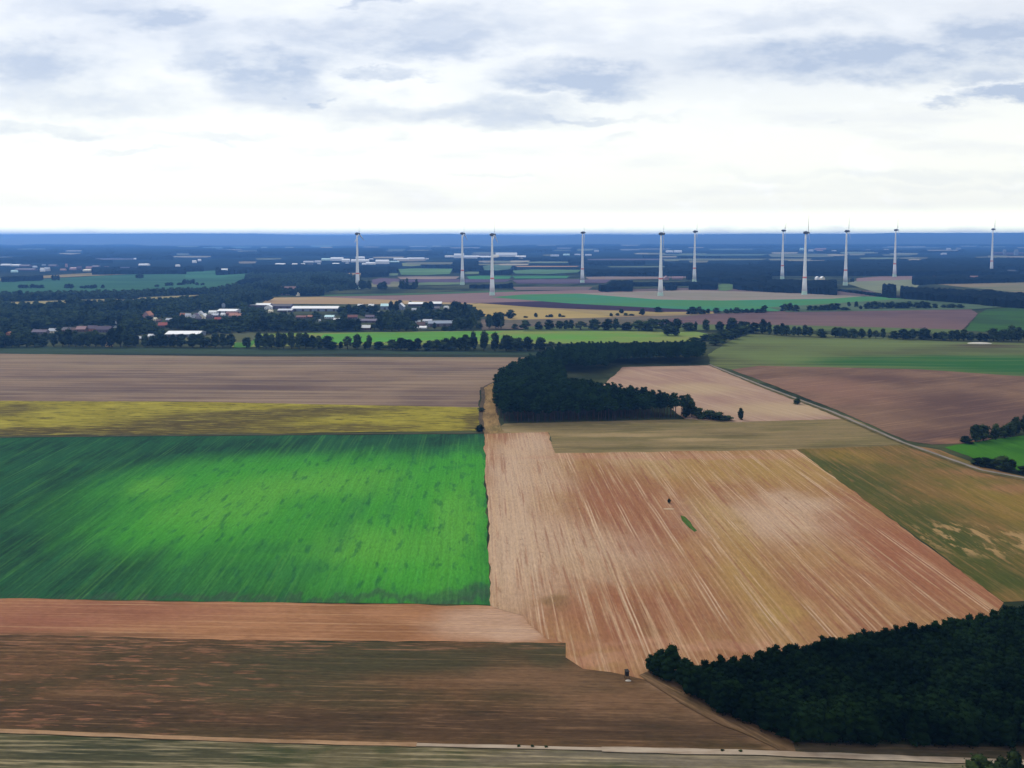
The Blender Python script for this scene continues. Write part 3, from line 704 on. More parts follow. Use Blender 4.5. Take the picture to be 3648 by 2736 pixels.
row(zA[0], [(1215, 1300, 622, 664), (1300, 1400, 598, 662), (1400, 1480, 600, 660), (1480, 1590, 610, 658), (1585, 1680, 612, 656), (1675, 1780, 615, 654), (1770, 1860, 610, 652), (1850, 1940, 588, 650), (1935, 2010, 585, 648), (1725, 1855, 645, 690), (1880, 1920, 645, 690), (1990, 2060, 640, 690)],
    'in the hedge over the pale field', 'trees of the hedge over the pale field', cw=18)
# village woodland at the left
row(zA[0], [(-30, 110, 800, 900), (110, 250, 725, 830), (240, 380, 722, 820), (415, 500, 725, 830), (490, 590, 722, 820), (590, 700, 660, 790), (690, 790, 690, 800), (0, 140, 840, 960), (130, 240, 820, 930), (230, 350, 830, 900), (340, 470, 800, 890), (460, 570, 800, 880), (560, 680, 770, 870), (670, 790, 740, 850), (780, 900, 715, 830)],
    'in the woodland at the valley side', 'trees of the woodland left of the village')
row(zA[0], [(890, 1010, 715, 830), (1000, 1120, 705, 830), (1110, 1230, 705, 830), (1210, 1330, 710, 800), (1310, 1400, 720, 800), (1420, 1510, 680, 745), (1390, 1500, 745, 830), (1490, 1560, 735, 800), (1560, 1660, 712, 790), (1680, 1730, 692, 770), (1720, 1830, 720, 780), (1820, 1920, 705, 770), (1900, 2010, 690, 770), (2010, 2120, 660, 760), (2090, 2212, 640, 760)],
    'on the wooded slope behind the houses', 'trees on the slope behind the houses')
row(zA[0], [(-20, 120, 900, 985), (110, 230, 880, 965), (230, 330, 870, 960), (330, 450, 860, 950), (440, 560, 845, 940), (550, 650, 840, 930), (650, 760, 830, 930), (750, 870, 830, 935), (860, 960, 840, 930), (950, 1060, 830, 940), (1050, 1150, 860, 960), (1060, 1190, 900, 1000), (1195, 1310, 830, 925), (1200, 1320, 910, 975)],
    'between the houses of the village edge', 'trees at the village edge')
row(zA[0], [(1455, 1560, 845, 950), (1550, 1680, 830, 960), (1660, 1790, 850, 965), (1780, 1900, 850, 965), (1890, 2010, 840, 965), (1990, 2100, 830, 962), (2090, 2212, 840, 965)], 'in the dark belt before the village roofs', 'trees of the belt before the village roofs')
row(zA[1], [(-20, 130, 820, 970), (120, 240, 850, 970), (230, 330, 855, 970), (330, 440, 860, 970), (440, 545, 870, 970), (580, 690, 855, 965), (680, 800, 850, 965), (790, 905, 840, 965), (985, 1060, 895, 960, 'loose'), (1050, 1150, 815, 968), (1140, 1270, 820, 968), (1260, 1380, 850, 968), (1290, 1390, 780, 900)],
    'in the dark belt above the meadow', 'trees of the belt above the meadow')
row(zA[1], [(715, 830, 740, 825), (840, 945, 735, 820), (960, 1060, 740, 820), (1145, 1235, 710, 810), (1225, 1265, 700, 740), (1320, 1350, 705, 735), (1440, 1530, 712, 800), (1500, 1600, 770, 860), (1590, 1700, 790, 880), (1420, 1530, 780, 860), (1010, 1110, 780, 850)],
    'among the farm roofs', 'trees among the farm roofs')
row(zA[1], [(1610, 1730, 745, 870), (1690, 1830, 708, 860), (1740, 1850, 745, 900), (1690, 1800, 850, 962), (1780, 1895, 815, 960), (1600, 1700, 920, 966), (1895, 1965, 768, 862), (1895, 1965, 890, 945), (1990, 2145, 808, 950), (2085, 2140, 788, 850), (2170, 2240, 780, 860), (1530, 1560, 890, 950)],
    'at the village end by the yellow field', 'trees at the village end')
row(zA[1], [(-20, 120, 540, 640), (110, 250, 560, 660), (240, 360, 580, 660), (330, 460, 580, 665), (450, 580, 590, 665), (0, 130, 640, 710), (480, 600, 480, 590), (585, 640, 510, 600), (650, 720, 505, 590), (720, 810, 520, 600), (800, 860, 540, 612), (890, 990, 520, 612), (1055, 1130, 535, 612), (1235, 1320, 515, 608), (1350, 1400, 520, 606)],
    'by the slim tower behind the wheat', 'trees behind the wheat field')
# loners
single(zW, 2090, 795, 703, 46, 'slim bare-stemmed tree alone at the end of the pine wood tip', 'tall')
single(zR, 508, 718, 665, 72, 'round dark bush beside the grey road in pale stubble', 'bush', 'bush', 'bush')
single(zW, 222, 882, 822, 70, 'dark bush at the green field corner by the dirt track', 'bush', 'bush', 'bush')
single(zW, 232, 735, 705, 76, 'faint olive bush on the dirt track beside the yellow strip', 'loose', 'bush', 'bush')
p3 = Win(1700, 1400, 2212 / 1948)
single(p3, 776, 447, 424, 17, 'tiny dark shrub alone in the tan stubble field', 'tall', 'bush', 'bush')
single(zR, 88, 836, 800, 30, 'small shrub at the foot of the slim tree', 'bush', 'bush', 'bush')
for i, (x, y) in enumerate([(1120, 1613.5), (1150, 1614), (1180, 1615), (1560, 1623), (1600, 1624.5)]):
    p = G(*q(x, y)); tree(p, .55, 1.3, 'bush', 'bush', f'tiny dark scrub tuft, {nth(i + 1)} along the sandy track', 'bush', 'scrub tufts along the track')
row(zR, [(1735, 1830, 950, 1010), (1800, 1890, 880, 1005), (1870, 1970, 850, 1000), (1950, 2030, 855, 985), (2020, 2090, 838, 975), (2080, 2140, 855, 965), (2120, 2200, 810, 955), (2180, 2290, 790, 945)], 'in the clump over the bright green field', 'bushes over the bright green field', 'bush', 'bush', cw=20)
row(zR, [(1835, 1910, 1125, 1185), (1900, 1975, 1120, 1190), (1970, 2060, 1135, 1210), (2000, 2110, 1100, 1215), (2090, 2180, 1130, 1225), (2160, 2260, 1160, 1240)], 'in the clump between road and green field', 'bushes between road and green field', 'bush', 'bush', cw=20)
row(zW, [(1660, 1740, 690, 780), (1700, 1790, 640, 775), (1740, 1850, 680, 785), (1830, 1920, 710, 792), (1900, 1980, 730, 798), (1960, 2030, 750, 800), (1680, 1740, 590, 760)], 'in the thicket ending the pine wood', 'bushes ending the pine wood', 'bush', 'bush', cw=20)
row(q, [(2104, 2150, 1630, 1700), (2140, 2190, 1622, 1720), (2180, 2235, 1616, 1730), (2120, 2170, 1648, 1740), (2165, 2215, 1640, 1750)], 'beside the end of the sandy track', 'leafy trees at the track end', cw=20, kind='bush')

# ------------------------------------------------------------------ woods of countable trees


def inside(P, poly):
    x, y = P[:, 0], P[:, 1]; r = np.zeros(len(P), bool); n = len(poly)
    for i in range(n):
        (x0, y0), (x1, y1) = poly[i], poly[(i + 1) % n]
        c = (y0 > y) != (y1 > y)
        with np.errstate(divide='ignore', invalid='ignore'):
            r ^= c & (x < (x1 - x0) * (y - y0) / (y1 - y0 if y1 != y0 else 1e-9) + x0)
    return r


def scatter(poly, gap, rng, jit=.38):
    a = np.array(poly); lo, hi = a.min(0), a.max(0)
    gx, gy = np.meshgrid(np.arange(lo[0], hi[0], gap), np.arange(lo[1], hi[1], gap * .87))
    gx = gx + (np.arange(gx.shape[0]) % 2)[:, None] * gap * .5
    P = np.stack([gx.ravel(), gy.ravel()], 1) + rng.uniform(-jit, jit, (gx.size, 2)) * gap
    return P[inside(P, poly)]


def gp(win, *pts):
    return [tuple(G(*win(p[0], p[1]), p[2] if len(p) > 2 else 0)[:2]) for p in pts]


def merged(name, items, mat, label, lod):
    """many trees as one mass: crowns of an unlike set, joined"""
    V, T, nb = [], [], 0
    for (x, y, h, w, a, k) in items:
        vs, ts = lod[k]
        c, s = math.cos(a), math.sin(a)
        v = vs * np.array([w, w, h]); v = np.stack([v[:, 0] * c - v[:, 1] * s + x, v[:, 0] * s + v[:, 1] * c + y, v[:, 2]], 1)
        V.append(v); T.append(ts + nb); nb += len(v)
    V = np.concatenate(V); T = np.concatenate(T)
    me = bpy.data.meshes.new(name)
    me.vertices.add(len(V)); me.vertices.foreach_set('co', V.astype(np.float32).ravel())
    me.loops.add(len(T) * 3); me.loops.foreach_set('vertex_index', T.astype(np.int32).ravel())
    me.polygons.add(len(T)); me.polygons.foreach_set('loop_start', np.arange(0, len(T) * 3, 3, dtype=np.int32))
    me.update(calc_edges=True); me.validate()
    me.materials.append(mat)
    return tag(link(name, me), label, None, None, 'stuff')


def lod_of(kind):
    out = []
    bw = {'pine': 5.0, 'young': 5.0}.get(kind, 8.0)
    for cm, _ in PROTO[kind]:
        vs = np.array([v.co[:] for v in cm.vertices]) / np.array([bw, bw, 10.4])
        ts = np.array([tuple(p.vertices) for p in cm.polygons])
        out.append((vs, ts))
    return out


def wood(polys, gap, kind, hmean, wmean, name, cat, label, group, stuff_name, stuff_label, mat, seed, count=300, extra=()):
    rng = np.random.default_rng(seed)
    P = np.concatenate([scatter(pl, gap, rng) for pl in polys])
    if len(extra): P = np.concatenate([P, np.array(extra)])
    pix = F / P[:, 1]
    P = P[np.argsort(-pix)]
    # a tree shows large when it is near and inside the frame
    vis = np.abs(P[:, 0] / P[:, 1] * F) < W / 2 - 5
    order = np.concatenate([np.where(vis)[0], np.where(~vis)[0]])
    P = P[order]
    rest = []
    r = random.Random(seed)
    for i, (x, y) in enumerate(P):
        h = hmean * r.uniform(.88, 1.1); w = wmean * r.uniform(.85, 1.25)
        if kind == 'young' and x / y * F + W / 2 < 1456 * Q: h *= .74; w *= .9
        if i < count: tree(Vector((x, y, 0)), h, w, kind, name, label, cat, group, rng=r)
        else: rest.append((x, y, h, w, r.uniform(0, 6.28), r.randrange(len(PROTO[kind]))))
    if rest: merged(stuff_name, rest, mat, stuff_label, lod_of(kind))
    print('WOOD', name, len(P))


pine_poly = gp(q, (1086, 914), (1300, 911), (1470, 903), (1478, 852, 15), (1400, 842, 15), (1320, 828, 15), (1225, 814, 15), (1213, 806), (1310, 806), (1332, 790), (1513, 786), (1524, 770), (1505, 736, 15), (1350, 740, 15), (1250, 738, 15), (1190, 756, 13), (1110, 785, 13), (1072, 806, 13), (1068, 850, 8), (1074, 890, 4))
wood([pine_poly], 4.6, 'pine', 16.5, 6.4, 'pine_tree', 'pine', 'dark pine with bare reddish stem in the curved wood', 'pines of the curved wood', 'pine_forest', 'rest of the dark pine wood beyond its front trees', M_PINE, 5)
young_poly = gp(q, (1404, 1450), (1450, 1480), (1560, 1545), (1705, 1606), (1900, 1614), (2060, 1616), (2330, 1622), (2330, 1290, 8), (2160, 1302, 8), (2140, 1316, 8), (1900, 1350, 8), (1700, 1385, 8), (1530, 1416, 8), (1440, 1430, 7))
wood([young_poly], 2.3, 'young', 8.0, 4.1, 'forest_tree', 'forest tree', 'very dark green tree in the dense forest corner by the sandy track', 'trees of the dense forest corner', 'young_forest', 'far part of the dense dark forest corner', M_YOUNG, 9, extra=gp(q, (1404, 1451), (1416, 1450), (1420, 1458), (1432, 1454), (1436, 1466), (1446, 1471), (1449, 1454), (1430, 1444), (1452, 1446)))

# ------------------------------------------------------------------ far woods: one uneven canopy each
M_FAR = leaf_mat('far_wood_leaves', C(20, 28, 32, .9), C(36, 46, 42, .9), .02, 0)


def canopy(name, poly, h, cell, label, seed=1):
    rng = np.random.default_rng(seed)
    a = np.array(poly); lo, hi = a.min(0), a.max(0)
    nx, ny = int((hi[0] - lo[0]) / cell) + 2, int((hi[1] - lo[1]) / cell) + 2
    gx, gy = np.meshgrid(lo[0] + np.arange(nx) * cell, lo[1] + np.arange(ny) * cell)
    P = np.stack([gx.ravel(), gy.ravel()], 1) + rng.uniform(-.35, .35, (nx * ny, 2)) * cell
    ins = inside(P, poly)
    for cl in CLEAR:                       # clearings: the fields among the woods
        c = np.array(cl)
        if c[:, 1].max() < lo[1] * .95 or c[:, 1].min() * .86 > hi[1] or c[:, 0].max() * (.86 if c[:, 0].max() < 0 else 1) < lo[0] or c[:, 0].min() * (.86 if c[:, 0].min() > 0 else 1) > hi[0]: continue
        for f_ in (1.0, .96, .92, .885):
            k_ = np.where(ins & (P[:, 0] > c[:, 0].min() * f_ - 1) & (P[:, 0] < c[:, 0].max() * f_ + 1) & (P[:, 1] > c[:, 1].min() * f_ - 1) & (P[:, 1] < c[:, 1].max() * f_ + 1))[0]
            if len(k_): ins[k_] = ~inside(P[k_], [tuple(v) for v in c * f_])
    ins = ins.reshape(ny, nx)
    idx = np.arange(nx * ny).reshape(ny, nx)
    quad = ins[:-1, :-1] & ins[1:, :-1] & ins[:-1, 1:] & ins[1:, 1:]
    z = h * rng.uniform(.72, 1.12, nx * ny)
    V = np.concatenate([np.c_[P, z], np.c_[P, np.full(nx * ny, -.5)]])
    fs = []
    for j, i in zip(*np.where(quad)):
        a_, b, c, d = idx[j, i], idx[j, i + 1], idx[j + 1, i + 1], idx[j + 1, i]
        fs += [(a_, b, c), (a_, c, d)] if (i + j) % 2 else [(a_, b, d), (b, c, d)]
        o = nx * ny
        if j == 0 or not quad[j - 1, i]: fs.append((a_ + o, b + o, b, a_))
        if j == ny - 2 or not quad[j + 1, i]: fs.append((c + o, d + o, d, c))
        if i == 0 or not quad[j, i - 1]: fs.append((d + o, a_ + o, a_, d))
        if i == nx - 2 or not quad[j, i + 1]: fs.append((b + o, c + o, c, b))
    if not fs: print('EMPTY', name, label); return
    used = np.unique(np.concatenate([np.array(f) for f in fs])); mp = -np.ones(len(V), int); mp[used] = np.arange(len(used))
    me = mesh_np(name, V[used], [tuple(int(mp[k]) for k in f) for f in fs], [M_FAR])
    return tag(link(name, me), label, None, None, 'stuff')


def slab(win, x0, x1, yb0, yb1, yt0, yt1, h=14, cell=9, label='far dark wood', name='forest', seed=1):
    """wood whose near foot runs yb0..yb1 and whose skyline runs yt0..yt1 (window units)"""
    n = 7; r = random.Random(seed * 7 + int(x0))
    pts = []
    for i in range(n):
        f = i / (n - 1); x = x0 + (x1 - x0) * f
        pts.append((x, yb0 + (yb1 - yb0) * f + r.uniform(-1, 1) * .03 * (yb0 - yt0), 0))
    back = []
    for i in range(n):
        f = i / (n - 1); x = x0 + (x1 - x0) * f
        yt = yt0 + (yt1 - yt0) * f + r.uniform(-.5, 1) * .1 * (yb0 - yt0)
        b = G(*win(x, yb0 + (yb1 - yb0) * f)); k = G(*win(x, yt), h)
        if k.y < b.y + cell * 2.2 or k.y < 0:
            k = Vector((b.x, b.y + cell * 2.2, 0)) * 1.0
        back.append((k.x, k.y))
    canopy(name, gp(win, *pts) + back[::-1], h, cell, label, seed + int(abs(x0)))


S = slab
S(zA[3], -40, 600, 632, 660, 512, 522, 15, 7, 'dark wood block behind the tallest white turbine')
S(zA[3], 600, 990, 625, 680, 600, 640, 5, 5, 'low dark scrub hedge right of the wood block', 'undergrowth')
S(zA[3], 985, 1110, 680, 690, 558, 562, 16, 6, 'round dark tree clump beside the long wood block', 'forest')
S(zA[3], 1140, 2300, 690, 785, 578, 630, 15, 7, 'long dark wood block above the mauve field')
S(zA[3], 1240, 2400, 575, 545, 482, 470, 14, 10, 'dark wood behind the tan field')
S(zA[3], -100, 2500, 495, 495, 372, 318, 16, 22, 'wide dark forest behind the turbines')
S(zA[3], 700, 745, 545, 545, 505, 510, 10, 7, 'dark bushes at the foot of a turbine')
S(zA[2], 1300, 2250, 510, 600, 365, 385, 16, 18, 'dark forest at the back of the turbine field')
S(zA[2], 1320, 1430, 622, 622, 545, 545, 12, 6, 'dark grove right of the middle turbine')
S(zA[2], 1525, 1790, 615, 615, 545, 545, 12, 6, 'dark grove before the forest')
S(zA[2], 1880, 2300, 610, 640, 530, 530, 12, 7, 'dark grove at the forest front')
S(zA[2], 745, 1045, 632, 630, 525, 525, 12, 6, 'large dark grove on the pink field')
S(zA[2], 405, 655, 640, 640, 590, 590, 8, 6, 'low dark grove on the green field')
S(zA[2], -400, 2200, 590, 580, 545, 540, 8, 6, 'long dark hedge behind the pink fields')
S(zA[2], 490, 580, 560, 560, 498, 498, 13, 6, 'dark grove left of a turbine foot')
S(zA[2], 630, 1300, 500, 496, 430, 425, 13, 10, 'dark wood right of the thin turbine')
S(zA[2], 620, 1140, 404, 400, 362, 368, 12, 12, 'far dark wood strip')
S(zA[2], 1130, 1400, 340, 340, 305, 305, 13, 14, 'far wood strip before the pale halls')
S(zA[2], 1430, 1840, 342, 340, 308, 310, 13, 14, 'far wood strip behind a turbine')
S(zA[2], -300, 1150, 395, 395, 325, 330, 13, 16, 'far blue wood below the large white hall')
S(zA[2], 110, 200, 485, 485, 440, 440, 12, 7, 'small far grove on the meadow')
S(zA[2], 215, 370, 485, 485, 425, 425, 13, 7, 'far grove of several crowns')
S(zA[2], 470, 540, 495, 495, 420, 420, 14, 7, 'far grove beside the turbine')
S(zA[1], 1860, 2260, 488, 486, 410, 405, 13, 10, 'dark wood behind the turbine meadow')
S(zA[1], 1430, 1960, 440, 485, 350, 350, 14, 14, 'far dark wood below the white halls')
S(zA[1], 1420, 1520, 490, 490, 458, 458, 9, 7, 'low bushes in the far meadow')
S(zA[1], 1590, 1700, 490, 490, 465, 465, 8, 7, 'low bushes at the far meadow end')
S(zA[1], 1320, 1370, 492, 492, 455, 455, 11, 6, 'single far bush group on the meadow')
S(zA[1], -40, 860, 492, 480, 392, 380, 14, 14, 'dark wood left of the slim turbine')
S(zA[1], 900, 1290, 515, 490, 400, 420, 14, 11, 'dark wood right of the slim turbine')
S(zA[1], 980, 2250, 608, 600, 560, 545, 9, 6, 'long dark hedge before the turbines')
S(zA[1], 300, 590, 665, 665, 585, 590, 12, 6, 'dark grove by the pink house')
S(zA[0], 790, 1610, 482, 478, 408, 408, 14, 11, 'dark wood over the green meadow')
S(zA[0], 1600, 1760, 455, 455, 400, 400, 13, 11, 'dark wood corner over the meadow')
S(zA[0], 1860, 2260, 488, 470, 415, 405, 14, 11, 'dark wood at the meadow end')
S(zA[0], 5, 375, 548, 535, 492, 485, 13, 7, 'dark grove on the far meadow edge')
S(zA[0], 2050, 2300, 600, 560, 520, 500, 13, 8, 'dark grove at the valley mouth')
S(zA[0], -300, 1000, 385, 385, 215, 215, 18, 60, 'vast blue forest at the horizon')
S(zA[0], 900, 2300, 375, 330, 215, 250, 18, 60, 'vast blue forest under the hills')
S(zA[1], 0, 1650, 325, 320, 252, 250, 18, 45, 'far blue forest behind the white halls')
S(zA[1], 1500, 2300, 285, 280, 225, 225, 18, 60, 'far blue forest under the horizon')
S(zA[2], 0, 1700, 300, 250, 225, 205, 18, 45, 'far blue forest beyond the valley')
S(zA[2], 1300, 2300, 250, 255, 190, 190, 18, 60, 'far blue forest before the hills')
S(zA[3], -100, 1000, 245, 245, 190, 185, 18, 60, 'far blue forest behind the pale strips')
S(zA[3], 900, 2500, 240, 235, 165, 160, 18, 60, 'broad blue forest on the horizon')
S(zA[3], 400, 1700, 300, 290, 265, 262, 13, 20, 'far dark wood behind the pale slips')
S(zA[3], 395, 515, 345, 345, 308, 308, 13, 10, 'far dark grove on the pale strip')
# ------------------------------------------------------------------ wind turbines
M_TOWER = plain_mat('tower_paint', (.72, .74, .78, 1), .05, .2, .6)
M_GREEN = plain_mat('tower_foot_green', (.42, .58, .5, 1), .05, .2, .6)
M_RED = plain_mat('warning_red', (.62, .14, .12, 1), .05, .2, .6)
M_NAC = plain_mat('nacelle_backlit_grey', C(92, 88, 92), .05, .3, .6)  # nacelle and hub: their backlit shade is put into this dark grey
M_BLADE = plain_mat('blade_paint', (.62, .62, .64, 1), .05, .3, .6)


def tower_r(f): return np.interp(f, [0, .05, .12, .22, .4, .6, .8, 1], [6.1, 5.6, 5.0, 4.3, 3.4, 2.7, 2.1, 1.5])


WIND = math.radians(79)             # all rotors face the same wind
BLADE = 38.0
bm_ = MB()
secs = [(0, 1.2, 1.0), (3, 2.2, .9), (8, 3.6, .7), (16, 2.7, .5), (28, 1.7, .3), (36, .9, .16), (38, .25, .06)]
vs, fs = [], []
for (s, c, th) in secs: vs += [(-c * .35, 0, s), (0, -th / 2, s), (c * .65, 0, s), (0, th / 2, s)]
for k in range(len(secs) - 1):
    for i in range(4): fs.append((k * 4 + i, k * 4 + (i + 1) % 4, k * 4 + 4 + (i + 1) % 4, k * 4 + 4 + i))
fs += [(3, 2, 1, 0), tuple(len(secs) * 4 - 4 + i for i in range(4))]
bm_.add(vs, fs)
BLADE_ME = bm_.mesh('blade', M_BLADE, True)
nb_ = MB().lathe([(.3, -5.5), (1.6, -5), (2.7, -3.5), (3.3, -1), (3.4, 1), (2.9, 3), (2.2, 4.2)], 16)
NAC_ME = nb_.mesh('nacelle', M_NAC, True); NAC_ME.transform(Matrix.Rotation(PI / 2, 4, 'X') @ Matrix.Identity(4))
hb_ = MB().lathe([(2.2, 4.3), (2.2, 5.6), (1.8, 7), (1.0, 8), (.2, 8.4)], 16)
HUB_ME = hb_.mesh('rotor_hub', M_NAC, True); HUB_ME.transform(Matrix.Rotation(PI / 2, 4, 'X'))


def turbine(win, x, yb, yhub, phase, label, yaw=WIND, hid=0.0):
    p = G(*win(x, yb))
    if hid: p = G(*win(x, yb + hid))
    fx, fy = win(x, yhub)
    h = CAMH + (HORIZON - fy) / F * p.y
    e = bpy.data.objects.new('wind_turbine', None); COL.objects.link(e); e.location = p
    tag(e, label, 'wind turbine', 'wind turbines in the far fields')
    zs = lambda f: f * (h - 2.5)
    prof = lambda a, b, off: [(tower_r(a + (b - a) * i / 8) + off, zs(a + (b - a) * i / 8)) for i in range(9)]
    tw = MB().lathe(prof(.06, 1, 0), 20).build('tower', M_TOWER, e, True)
    MB().lathe(prof(-.01, .06, 0), 20).build('tower_foot', M_GREEN, tw, True)
    MB().lathe(prof(.275, .30, .06), 20).build('warning_band', M_RED, tw, True)
    top = Vector((0, 0, h)); rot = Matrix.Rotation(yaw, 4, 'Z')
    nc = link('nacelle', NAC_ME, e); nc.matrix_local = Matrix.Translation(top) @ rot
    hb = link('rotor_hub', HUB_ME, e); hb.matrix_local = Matrix.Translation(top) @ rot
    for k in range(3):
        b = link('blade', BLADE_ME, e)
        b.matrix_local = Matrix.Translation(top) @ rot @ Matrix.Translation((0, -5.4, 0)) @ Matrix.Rotation(math.radians(phase + 120 * k), 4, 'Y') @ Matrix.Rotation(.35, 4, 'Z')
    return e


T = turbine
T(zF[2], 1757, 1110, 160, -4, 'slim white wind turbine, leftmost of all, crossing the white halls')
T(zF[3], 1355, 1020, 155, -3, 'white wind turbine second from the left, its foot behind the long hedge', hid=20)
T(zF[3], 1870, 1225, 175, -2, 'white wind turbine third from the left, standing on the pink field')
T(zF[4], 1215, 995, 140, -42, 'white wind turbine fourth from the left, grove left of its foot', hid=15)
T(zF[5], 353, 1235, 160, -82, 'wide footed white wind turbine in the middle, standing on grey stubble')
T(zF[5], 938, 960, 122, -5, 'small white wind turbine just right of the middle one, before dark forest', hid=40)
T(zF[6], 245, 905, 105, -50, 'small white wind turbine directly left of the near right-hand one', hid=40)
T(zF[6], 628, 1215, 140, -3, 'large white wind turbine standing on green field before the dark wood block')
T(zF[6], 1335, 1050, 115, -3, 'white wind turbine third from the right, on the pale fallow field')
T(zF[6], 2185, 905, 95, -3, 'white wind turbine second from the right, on the thin pink strip')
T(zF[7], 1648, 805, 82, -2, 'thin distant white wind turbine, rightmost of all, before dark forest', hid=40)
# ------------------------------------------------------------------ buildings
RC = {'white': C(236, 238, 244), 'pale': C(196, 200, 214), 'blue': C(150, 164, 186), 'grey': C(128, 122, 132), 'purple': C(112, 98, 122), 'red': C(190, 92, 78), 'dred': C(140, 82, 78),
      'orange': C(206, 140, 112), 'pink': C(196, 158, 160), 'cream': C(238, 226, 192), 'teal': C(150, 196, 200), 'dark': C(72, 64, 78), 'sand': C(210, 176, 130), 'brown': C(120, 92, 84)}
RC['white'] = (.66, .67, .69, 1); RC['pale'] = (.42, .44, .5, 1); RC['cream'] = (.64, .58, .44, 1); RC['teal'] = (.45, .66, .68, 1)
MR = {k: plain_mat('roof_' + k, v, .14, .35, .7) for k, v in RC.items()}
MW = {k: plain_mat('wall_' + k, v, .1, .5, .85) for k, v in RC.items()}
M_WIN = plain_mat('window_glass', C(50, 56, 68), .1, 1, .25)
M_DOOR = plain_mat('door_wood', C(86, 66, 56), .2, 1, .7)


BOXES = []


def building(win, xl, xr, yt, yb, style, roof, wall, label, name='house', yaw=None, detail=True):
    p = G(*win((xl + xr) / 2, yb)); k = ppm(p) * win.k
    BOXES.append((*win(xl, yt), *win(xr, yb))); BOXES[-1] = (BOXES[-1][0], BOXES[-1][2], BOXES[-1][1], BOXES[-1][3])
    wd_ = (xr - xl) / k; H = (yb - yt) / k
    dep = CAMH / p.y
    dz = {'hall': min(26, wd_ * .8), 'gable': min(9.5, max(6, wd_ * .7)), 'front': min(16, wd_ * 1.5), 'tower': wd_, 'silo': wd_}[style]
    H = max(3.6 if style != 'hall' else 4.2, H - dz * dep * .7)
    e = bpy.data.objects.new(name, None); COL.objects.link(e); e.location = p + Vector((0, dz / 2, 0))
    e.rotation_euler = (0, 0, RNG.uniform(-.12, .12) if yaw is None else yaw)
    tag(e, label, {'hall': 'hall', 'silo': 'silo', 'tower': 'tower'}.get(style, 'house') if name == 'house' or name == 'hall' else name.replace('_', ' '))
    a, b = wd_ / 2, dz / 2
    if style == 'silo':
        MB().lathe([(a, -.2), (a, H * .8)], 16).build('wall', MW[wall], e, True)
        MB().lathe([(a * 1.04, H * .8), (a * .7, H * .93), (.1, H)], 16).build('roof', MR[roof], e, True)
        return e
    wh = H * {'hall': .62, 'gable': .5, 'front': .5, 'tower': .74}[style]
    ov = .35
    wm = MB()
    if style == 'front':       # gable end faces the viewer
        wm.add([(-a, -b, -.3), (a, -b, -.3), (a, b, -.3), (-a, b, -.3), (-a, -b, wh), (a, -b, wh), (a, b, wh), (-a, b, wh), (0, -b, H - .15), (0, b, H - .15)],
               [(0, 1, 5, 8, 4), (2, 3, 7, 9, 6), (1, 2, 6, 5), (3, 0, 4, 7)])
        rp = [((-a - ov, 0), (0, 1)), ((a + ov, 0), (0, 1))]
        rm = MB()
        zl_ = wh - ov * (H - wh) / a
        for s in (-1, 1):
            q0 = [(s * (a + ov), -b - ov, zl_), (s * (a + ov), b + ov, zl_), (0, b + ov, H), (0, -b - ov, H)]
            q1 = [(x, y, z + .25) for x, y, z in q0]
            fs = [(0, 1, 2, 3), (7, 6, 5, 4), (0, 4, 5, 1), (1, 5, 6, 2), (2, 6, 7, 3), (3, 7, 4, 0)]
            rm.add(q0 + q1, fs if s > 0 else [f[::-1] for f in fs])
    elif style == 'tower':
        wm.box(-a, a, -b, b, -.3, wh)
        rm = MB().add([(-a - .3, -b - .3, wh), (a + .3, -b - .3, wh), (a + .3, b + .3, wh), (-a - .3, b + .3, wh), (0, 0, H)], [(3, 2, 1, 0), (0, 1, 4), (1, 2, 4), (2, 3, 4), (3, 0, 4)])
    else:                      # ridge runs across the view
        wm.add([(-a, -b, -.3), (a, -b, -.3), (a, b, -.3), (-a, b, -.3), (-a, -b, wh), (a, -b, wh), (a, b, wh), (-a, b, wh), (-a, 0, H - .15), (a, 0, H - .15)],
               [(0, 1, 5, 4), (2, 3, 7, 6), (1, 2, 6, 9, 5), (3, 0, 4, 8, 7)])
        rm = MB()
        zl_ = wh - ov * (H - wh) / b
        for s in (-1, 1):
            q0 = [(-a - ov, s * (b + ov), zl_), (a + ov, s * (b + ov), zl_), (a + ov, 0, H), (-a - ov, 0, H)]
            q1 = [(x, y, z + .25) for x, y, z in q0]
            fs = [(3, 2, 1, 0), (4, 5, 6, 7), (1, 5, 4, 0), (2, 6, 5, 1), (3, 7, 6, 2), (0, 4, 7, 3)]
            rm.add(q0 + q1, fs if s < 0 else [f[::-1] for f in fs])
    wm.build('wall', MW[wall], e)
    ro = rm.build('roof', MR[roof], e)
    if detail and p.y < 1700:
        if style in ('gable', 'front'):
            if style == 'gable': MB().box(a * .3, a * .3 + .7, -.35, .35, H - .8, H + 1.0).build('chimney', M_DOOR, ro)
            n = max(2, int(wd_ / 3.2))
            for i in range(n):
                x = -a + wd_ * (i + .5) / n
                if i == n // 2: MB().box(x - .5, x + .5, -b - .06, -b + .05, 0, min(2.1, wh - .3)).build('door', M_DOOR, e)
                elif wh > 2: MB().box(x - .55, x + .55, -b - .05, -b + .05, .95, min(2.2, wh - .3)).build('window', M_WIN, e)
        elif style == 'hall':
            n = max(1, min(6, int(wd_ / 9)))
            for i in range(n):
                x = -a + wd_ * (i + .5) / n
                MB().box(x - 1.8, x + 1.8, -b - .08, -b + .05, 0, min(3.4, wh - .4)).build('gate', M_DOOR if wall != 'white' else M_WIN, e)
    return e


